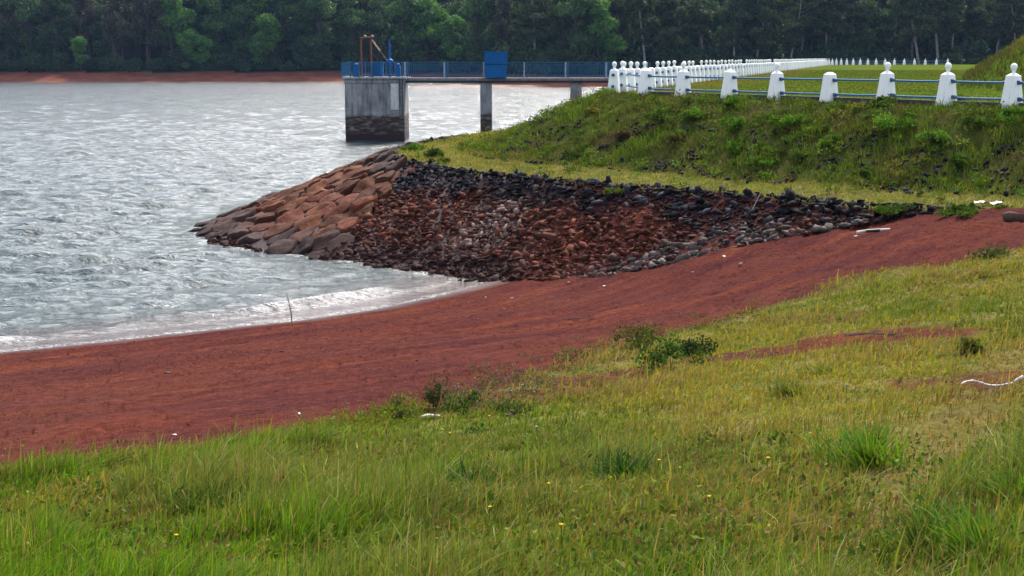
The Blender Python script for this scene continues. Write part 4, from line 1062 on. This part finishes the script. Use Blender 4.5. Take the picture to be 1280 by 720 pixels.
for k, (px, py, rx, rz, c, lb) in enumerate(shr):
    put('bush', bush_me('bush', int(1100*rx/.35), rx, rz, .05, c, 500+k, 9), px, py, lb, 'bush')
# small flowers in the meadow
M_stem = m_simple('flower_stem', (.05,.09,.015), None, .8, 9, .1)
def flower_me(c, nm):
    st = MB(); st.tube([(0,0,0),(.01,0,.06),(.015,.005,.105)], .0018, 4); m = MB(); m.lathe((.015,.005,.102), [(.003,0),(.009,.004),(.010,.009),(.003,.012)], 7)
    return m.mesh(nm, m_simple('petal_'+nm, c, tuple(k*.8 for k in c), .8, 8, .05)), st.mesh('stem', M_stem)
FY, FV = flower_me((.50,.30,.012), 'yellow_flower'), flower_me((.26,.22,.33), 'pale_flower')
def put_flower(nm, kit, px, py, lb, grp, rz, sc):
    o = put(nm, kit[0], px, py, lb, 'flower', grp, rz, sc); link('stem', kit[1], o)
rf = random.Random(9)
for px, py in ((766,621),(684,637),(820,600),(398,690),(1255,602),(560,560),(612,536),(1012,560),(330,640),(890,655),(705,690),(225,700),(610,660),(960,600),(1190,520)):
    put_flower('yellow_flower', FY, px, py, 'tiny yellow flower head in the meadow grass', 'yellow flowers scattered in the meadow', rf.random()*6, .8+rf.random()*.5)
for px, py in ((660,560),(672,557),(1058,503),(1064,500),(862,422),(868,426),(875,421),(640,500),(655,496),(668,501),(690,480),(780,475)):
    put_flower('pale_flower', FV, px, py, 'tiny pale lilac flower head in the meadow', 'pale lilac flowers at the meadow edge', rf.random()*6, .8+rf.random()*.5)
# ------------------------------------------------------------------ the wood on the far shore
def bark(name, c, c2): return m_simple(name, c, c2, .9, 3, .1)
B_dark = bark('dark_bark', (.06,.05,.045), (.03,.026,.025)); B_pale = bark('pale_bark', (.26,.24,.23), (.12,.11,.11))
def trunk_me(name, h, r, lean, bend_, mat, limbs, seed):
    rr = random.Random(seed); m = MB(); pts = []; ph = rr.random()*6
    for i in range(9):
        t = i/8; pts.append((lean*h*t+bend_*math.sin(t*3.2+ph)*h*.04, bend_*math.cos(t*2.3+ph)*h*.03, h*t-.6*(1-t)))
    m.tube(pts, r, 7, r*.28); ends = []
    for k in range(limbs):
        t = .35+.6*k/max(limbs, 1); i = min(int(t*8), 7); f = t*8-i
        p = [pts[i][q]+(pts[i+1][q]-pts[i][q])*f for q in range(3)]; a = rr.random()*6.28; L = h*(.10+.16*rr.random())*(1.15-t*.5)
        e = (p[0]+math.cos(a)*L, p[1]+math.sin(a)*L, p[2]+L*(.25+.5*rr.random())); mid_ = (p[0]+math.cos(a)*L*.5, p[1]+math.sin(a)*L*.5, p[2]+L*.12)
        m.tube([p, mid_, e], r*.22, 4, r*.06); ends.append(e)
    return m.mesh(name, mat, 60), pts, ends
def crown_from(name, blobs, n, leaf, col, seed, up=.3, long=1.3, vary=.5):
    r = np.random.default_rng(seed); B = np.array(blobs); vol = B[:, 3]*B[:, 4]; i = r.choice(len(B), n, p=vol/vol.sum())
    v = r.normal(size=(n, 3)); v /= np.linalg.norm(v, axis=1)[:, None]; v *= (.35+.65*r.random(n)**.5)[:, None]; v[:, 2] = np.where(v[:, 2] < 0, v[:, 2]*.7, v[:, 2])
    P = B[i, :3] + v*np.stack([B[i, 3], B[i, 3], B[i, 4]], 1)
    tint = pal(r, n, *col)*((1-vary/2)+vary*r.random(len(B))[i])[:, None]
    return leaf_faces(name, P, leaf, None, r, up, mat=M_crown, long=long, tn=tint)
DK = ((0.0384,0.0742,0.0333), (0.0512,0.0896,0.0358), (0.0307,0.0589,0.0307)); MG = ((0.0589,0.1152,0.0384), (0.0717,0.1306,0.0410), (0.0461,0.0896,0.0358)); BG = ((0.0896,0.2048,0.0384), (0.1088,0.2304,0.0435), (0.0768,0.1728,0.0435)); PN = ((0.0512,0.0819,0.0358), (0.0666,0.0973,0.0384), (0.0410,0.0666,0.0333), (0.0704,0.0845,0.0358))
GY = ((.060,.062,.042), (.05,.055,.035), (.07,.066,.05))
def broadleaf(k, h, w_, col, n=5200, low=.22):
    rr = random.Random(900+k); tm, pts, ends = trunk_me('trunk', h*.82, .22+.012*h, rr.uniform(-.03, .03), 1, B_dark, 8, 900+k)
    bl = []
    for q in range(15):
        t = low+(1-low)*rr.random()**.9*.92; rad = w_*(.55+.45*math.sin(math.pi*min(1, (t-low)/(1-low)*.8+.2))); a = rr.random()*6.28; d = rad*rr.random()**.6*.8
        s_ = w_*(.26+.24*rr.random()); bl.append((math.cos(a)*d, math.sin(a)*d, h*t, s_, s_*(.7+.3*rr.random())))
    bl.append((0, 0, h*.9, w_*.42, h*.11))
    return tm, crown_from('crown', bl, n, .42, col, 900+k)
def pine(k, h, col, n=3600, first=.42):
    rr = random.Random(700+k); tm, pts, ends = trunk_me('trunk', h, .20+.006*h, rr.uniform(-.06, .06), 1.4, B_pale, 12, 700+k)
    bl = []
    for e in ends:
        if e[2] < h*first*.9 and rr.random() < .6: continue
        for _ in range(2):
            s_ = h*(.035+.05*rr.random()); bl.append((e[0]+rr.uniform(-1, 1), e[1]+rr.uniform(-1, 1), e[2]+rr.uniform(-.3, .8), s_*1.25, s_*.55))
    top = pts[-1]
    for q in range(9):
        t = first+(1-first)*rr.random(); i = min(int(t*8), 7); p = pts[i]; a = rr.random()*6.28; d = h*.10*(1.25-t)*rr.random()*1.6; s_ = h*(.045+.05*rr.random())
        bl.append((p[0]+math.cos(a)*d, p[1]+math.sin(a)*d, h*t, s_*1.2, s_*.6))
    bl.append((top[0], top[1], top[2], h*.07, h*.05))
    return tm, crown_from('crown', bl, n, .36, col, 700+k, .5, 1.7)
T_dark = [broadleaf(k, 17+1.5*k, 4.2+.3*k, DK if k % 2 else MG, low=.12) for k in range(4)]
T_grey = [broadleaf(10+k, 19+2*k, 4.0, GY, 3000, .3) for k in range(2)]
T_bright = [broadleaf(20+k, 12+1.6*k, 3.9+.35*k, BG, 6500, .10) for k in range(3)]
T_pine = [pine(k, 13.5+1.1*k, PN, 4600, .34) for k in range(6)]
U_bush = [crown_from('foliage', [(random.Random(60+k*9+j).uniform(-1.8, 1.8), random.Random(61+k*9+j).uniform(-1, 1), random.Random(62+k*9+j).uniform(.5, 2.2), 1.3, 1.1) for j in range(8)], 1500, .34, DK, 60+k) for k in range(3)]
def tree(name, kit, x, y, sc, rz, label, cat, group=None):
    z = float(terrain(np.array([x]), np.array([y]), False)[0])
    e = empty(name, (x, y, z-.1), rz); e.scale = (sc, sc, sc*(.92+.16*rnd.random())); tag(e, label, cat, group)
    link('trunk', kit[0], e); link('crown', kit[1], e); return e
# bright round trees one can pick out
def at(px, q):
    Y = 350.
    for _ in range(6): Y = float(far_shore((px-640)/F*Y*1.0))+q
    return (px-640)/F*Y, Y
spec = [(222,18.5,1,1.45,'tall bright green round crown above two small rounded trees on the far shore','broadleaf_tree'),(243,14.8,0,.86,'small bright rounded tree at the wood edge, twin of the narrower one beside it','broadleaf_tree'),(259,14.6,0,.70,'smallest bright green tree at the wood edge, narrow and low','broadleaf_tree'),
        (284,23,2,1.38,'wide bluish green crown above the gap between the small rounded trees','broadleaf_tree'),(340,15.5,1,1.10,'bright green tree leaning out at the wood edge, halfway to the pier','broadleaf_tree'),(322,22,2,1.30,'mid green tree just behind the bright one halfway to the pier','broadleaf_tree'),
        (108,14.6,0,.72,'light green low tree at the shore edge below grey trees','broadleaf_tree'),(533,16,2,1.25,'bright green crown behind the railing between tower and blue cabinet','broadleaf_tree'),(568,15,0,1.22,'smaller bright green tree next to the blue cabinet, at the wood edge','broadleaf_tree'),(520,24,1,1.5,'tall yellow green tree top behind the pier railing','broadleaf_tree'),
        (748,17,1,1.12,'green crown above the end of the pier railing, left of the pale pine trunks','broadleaf_tree')]
for px, q, k, sc, lb, nm in spec:
    x, y = at(px, q); tree(nm, T_bright[k], x, y, sc, rnd.random()*6, lb, 'tree')
npine = nd = 0
for row, (q, gap) in enumerate(((17.5, 6.6), (23, 6.4), (29, 6.4), (37, 6.8), (47, 7.2), (60, 8.0))):
    x = -172 + row*2.3
    while x < 178:
        xx = x + rnd.uniform(-2, 2); x += gap
        yy = float(far_shore(xx)) + q + rnd.uniform(-2.5, 2.5); p_ = 640 + F*xx/yy
        if row < 2 and any(abs(p_-s[0]) < (14 if row == 0 else 8) and s[1] < 20 for s in spec): continue
        pine_p = ((.95, .8, .62, .35, .3, .3)[row] if p_ > 775 else (.45 if p_ > 640 else .12))
        if p_ > 775 and row == 0 and rnd.random() < .25: continue
        if rnd.random() < pine_p:
            tree('pine_tree', rnd.choice(T_pine), xx, yy, rnd.uniform(.85, 1.15), rnd.random()*6, 'slender pale trunked pine of the dark wood beyond the dam' if p_ > 775 else 'thin pine standing among the dark broadleaf trees of the far shore', 'tree', 'pines of the wood beyond the dam' if p_ > 775 else 'pines among the broadleaf trees'); npine += 1
        elif p_ < 200 and rnd.random() < .5 or rnd.random() < .12:
            tree('broadleaf_tree', rnd.choice(T_grey), xx, yy, rnd.uniform(.85, 1.2), rnd.random()*6, 'grey tinged airy tree of the dark wood on the far shore', 'tree', 'grey trees of the far wood'); nd += 1
        else:
            tree('broadleaf_tree', rnd.choice(T_dark), xx, yy, rnd.uniform(.8, 1.2), rnd.random()*6, 'dark dense broadleaf tree in the wood on the far shore', 'tree', 'dark trees of the far wood'); nd += 1
nb_ = 0
x = -172
while x < 178:
    xx = x+rnd.uniform(-1.5, 1.5); x += 2.6; yy = float(far_shore(xx))+rnd.uniform(14.2, 17.5); p_ = 640+F*xx/yy
    if p_ > 775 and rnd.random() < .15: continue
    z = float(terrain(np.array([xx]), np.array([yy]), False)[0]); o = link('undergrowth_bush', rnd.choice(U_bush), None, (xx, yy, z-.2), (0, 0, rnd.random()*6)); s_ = rnd.uniform(.7, 1.5); o.scale = (s_, s_, s_*rnd.uniform(.8, 1.3))
    tag(o, 'dark bush of the undergrowth along the edge of the far wood', 'bush', 'bushes along the far wood edge'); nb_ += 1
for q0 in (22, 31, 43):
    x = -30
    while x < 178:
        xx = x+rnd.uniform(-1.5, 1.5); x += 5.2; yy = float(far_shore(xx))+q0+rnd.uniform(-2, 2); z = float(terrain(np.array([xx]), np.array([yy]), False)[0])
        o = link('undergrowth_bush', rnd.choice(U_bush), None, (xx, yy, z-.2), (0, 0, rnd.random()*6)); s_ = rnd.uniform(1.2, 2.2); o.scale = (s_, s_, s_*rnd.uniform(.9, 1.4))
        tag(o, 'dark bush between the trunks, deep inside the far wood', 'bush', 'bushes between the trunks'); nb_ += 1
print('trees', npine, nd, nb_)

# ------------------------------------------------------------------ the air over the lake
hz = MB(); hz.box((0, 330, 30), (620, 760, 70.4), 0)
hm = bpy.data.materials.new('haze'); hm.use_nodes = True; ht = hm.node_tree; ht.nodes.clear()
ho = ht.nodes.new('ShaderNodeOutputMaterial'); pv = ht.nodes.new('ShaderNodeVolumePrincipled')
pv.inputs['Color'].default_value = (.36, .56, 1, 1); pv.inputs['Density'].default_value = .000065
ht.links.new(pv.outputs[0], ho.inputs['Volume'])
tag(hz.build('haze', hm), kind='stuff')
# ------------------------------------------------------------------ driftwood, litter and stones
M_litter = m_simple('white_plastic', (.78,.78,.77), (.55,.55,.55), .5, 12)
M_wood = m_simple('grey_driftwood', (.16,.13,.11), (.07,.05,.045), .85, 14)
M_palew = m_simple('bleached_driftwood', (.55,.48,.40), (.30,.22,.17), .8, 14)
M_stone = m_simple('pale_stone', (.50,.44,.38), (.30,.22,.18), .8, 12)
M_black = m_simple('black_stone', (.02,.02,.024), None, .6, 9)
M_blueb = m_simple('blue_black_plastic', (.02,.035,.07), None, .4, 9)
M_soil = m_simple('brown_clod', (.10,.06,.045), (.05,.03,.025), .95, 6)
def lump_me(name, r_, mat, seed, flat=.6):
    v = TPL[seed % len(TPL)]*r_*(1, .8, flat); return np_mesh(name, v, None, TPT, mat)
def put2(name, me, px, py, label, cat, rz=0, dz=0, group=None):
    x, y, z = cast(px, py); return tag(link(name, me, None, (x, y, z+dz), (0, 0, rz)), label, cat, group)
def crumple(name, a, b, amp, mat, seed, n=16, m=7):
    r = np.random.default_rng(seed); U, W = np.meshgrid(np.linspace(-.5, .5, n), np.linspace(-.5, .5, m)); sx = r.uniform(0, 9)
    X = U*a; Y = W*b*(.55+.6*vn(U*3+sx, U*0+1, seed)) + amp*2.2*(vn(U*2.2+sx, U*0, seed+1)-.5); Z = .012+amp*fbm(U*5+sx, W*4, seed+2, 3)*1.2
    V = np.stack([X, Y, Z], -1).reshape(-1, 3); top = len(V); V = np.concatenate([V, V-(0, 0, .006)])
    i = np.arange(m-1)[:, None]*n+np.arange(n-1)[None, :]; Q = np.stack([i, i+1, i+1+n, i+n], -1).reshape(-1, 4); E = [(k, k+1) for k in range(n-1)]
    Q = np.concatenate([Q, Q[:, ::-1]+top]); return np_mesh(name, V, Q, None, mat, True)
put2('cloth_scrap', crumple('cloth_scrap', .60, .20, .09, M_litter, 3), 1237, 257, 'crumpled white cloth lying on the yellow grass strip near the end of the beach', 'cloth', .1)
x, y, z = cast(1240, 483)
ws = MB(); pts = []
for i in range(15):
    t = i/14; pts.append((-.24+.48*t, .05*math.sin(t*5)+(.05 if t > .85 else 0), .02+.018*math.sin(t*9)+(.05*(t-.85)/.15 if t > .85 else 0)))
ws.tube(pts, [.004+.004*math.sin(i*1.7)**2+(.006 if i > 12 else 0) for i in range(15)], 6)
tag(ws.build('plastic_strip', M_litter, None, 60, (x, y, z)), 'twisted white plastic strip on the dry turf by the meadow edge', 'litter')
pl_ = MB(); pl_.tube([(-.36,0,.03),(-.2,.01,.04),(.1,-.01,.045),(.36,.02,.04)], .032, 7)
x, y, z = cast(1092, 291); dw_ = tag(pl_.build('driftwood', M_palew, None, 50, (x, y, z)), 'pale driftwood stick lying across the beach where the rocks end', 'driftwood'); dw_.rotation_euler = (0, -.05, .15)
MB().tube([(-.17,.011,.042),(.12,-.009,.046)], .036, 7).build('dark_wrapping', M_black, dw_)
x, y, z = cast(364, 404)
st = MB(); st.tube([(.03,0,-.3),(.02,0,.02),(0,0,.25),(-.05,0,.52),(-.09,0,.66)], .016, 6, .008)
tag(st.build('stick', M_wood, None, 50, (x, y, z)), 'thin bare stick standing upright at the water edge', 'stick')
x, y, z = cast(735, 399)
tag(MB().tube([(-.42,-.06,.01),(-.1,0,.02),(.2,.03,.015),(.42,.09,.02)], .010, 5, .005).build('twig', M_wood, None, 0, (x, y, z)), 'thin grey twig lying on the red beach', 'twig')
x, y, z = cast(944, 262)
tag(MB().tube([(-.10,0,-.05),(0,.0,.15),(.13,.02,.42)], .014, 5, .008).build('stick', M_palew, None, 0, (x, y, z)), 'pale stick poking up from the black rubble', 'stick')
for k, (px, py, lb) in enumerate(((1095,421,'grey dead branch lying on the bare patch of the upper meadow'),(1190,446,'small brown dead branch in the upper meadow'))):
    x, y, z = cast(px, py); m = MB(); m.tube([(-.4,0,.02),(-.1,.03,.04),(.25,0,.03),(.5,.05,.02)], .014, 5, .006); m.tube([(-.1,.03,.04),(.1,.16,.05)], .008, 5, .004); m.tube([(.1,.01,.035),(.25,-.12,.03)], .008, 5, .004)
    o = tag(m.build('branch', M_wood, None, 0, (x, y, z)), lb, 'branch'); o.scale = (.9-.5*k,)*3
for k, (px, py, r_, lb) in enumerate(((711,354,.075,'tan flat stone on the beach in front of the red rubble'),(755,358,.055,'white round stone on the beach beside the tan flat one'),(926,331,.085,'pale flat stone on the beach near the grey washed stones'),(866,341,.05,'tiny pale stone on the upper beach below the red rubble'),
        (1070,296,.07,'whitish stone beside the driftwood stick'),(374,518,.032,'white stone alone on the near beach in front of the weeds'),(218,544,.025,'small white stone on the beach near the grass edge'),(47,582,.022,'white stone where the beach meets the long grass'),
        (607,372,.04,'white stone at the water edge near the rubble'),(640,373,.045,'greyish pale stone on the beach just in from the water'),(416,522,.035,'flat cream stone on the beach close to the grass edge'),(905,322,.09,'pale stone at the foot of the grey washed rubble'))):
    put2('stone', lump_me('stone', r_, M_stone if 'white' not in lb else M_litter, k), px, py, lb, 'stone', k, r_*.3)
for k, (px, py, r_, lb, mt) in enumerate(((433,506,.035,'blue black scrap of plastic on the near beach','B'),(468,463,.04,'dark stone on the middle of the beach','K'),(453,519,.03,'black pebble on the beach beside the cream stone','K'),(829,501,.035,'black stone on the yellow turf, the one nearer the beach','K'),(858,497,.035,'black stone on the yellow turf, the one farther from the beach','K'),(720,432,.03,'small black stone on the beach above the thin straw weed','K'),
        (352,440,.05,'dark stone on the beach below the upright stick','K'),(210,467,.06,'dark clod on the wet sand of the beach','K'))):
    put2('scrap' if mt == 'B' else 'stone', lump_me('stone', r_, M_blueb if mt == 'B' else M_black, k+3), px, py, lb, 'litter' if mt == 'B' else 'stone', k, r_*.3)
put2('stone', lump_me('stone', .14, M_stone, 4, .5), 537, 524, 'largest pale stone on the near beach edge, between the dark weeds', 'stone', .4, .03)
put2('soil_clod', lump_me('soil_clod', .42, M_soil, 2, .7), 1266, 275, 'dark brown clod of soil at the inner end of the beach beside the grass strip', 'clod', .3, .05)
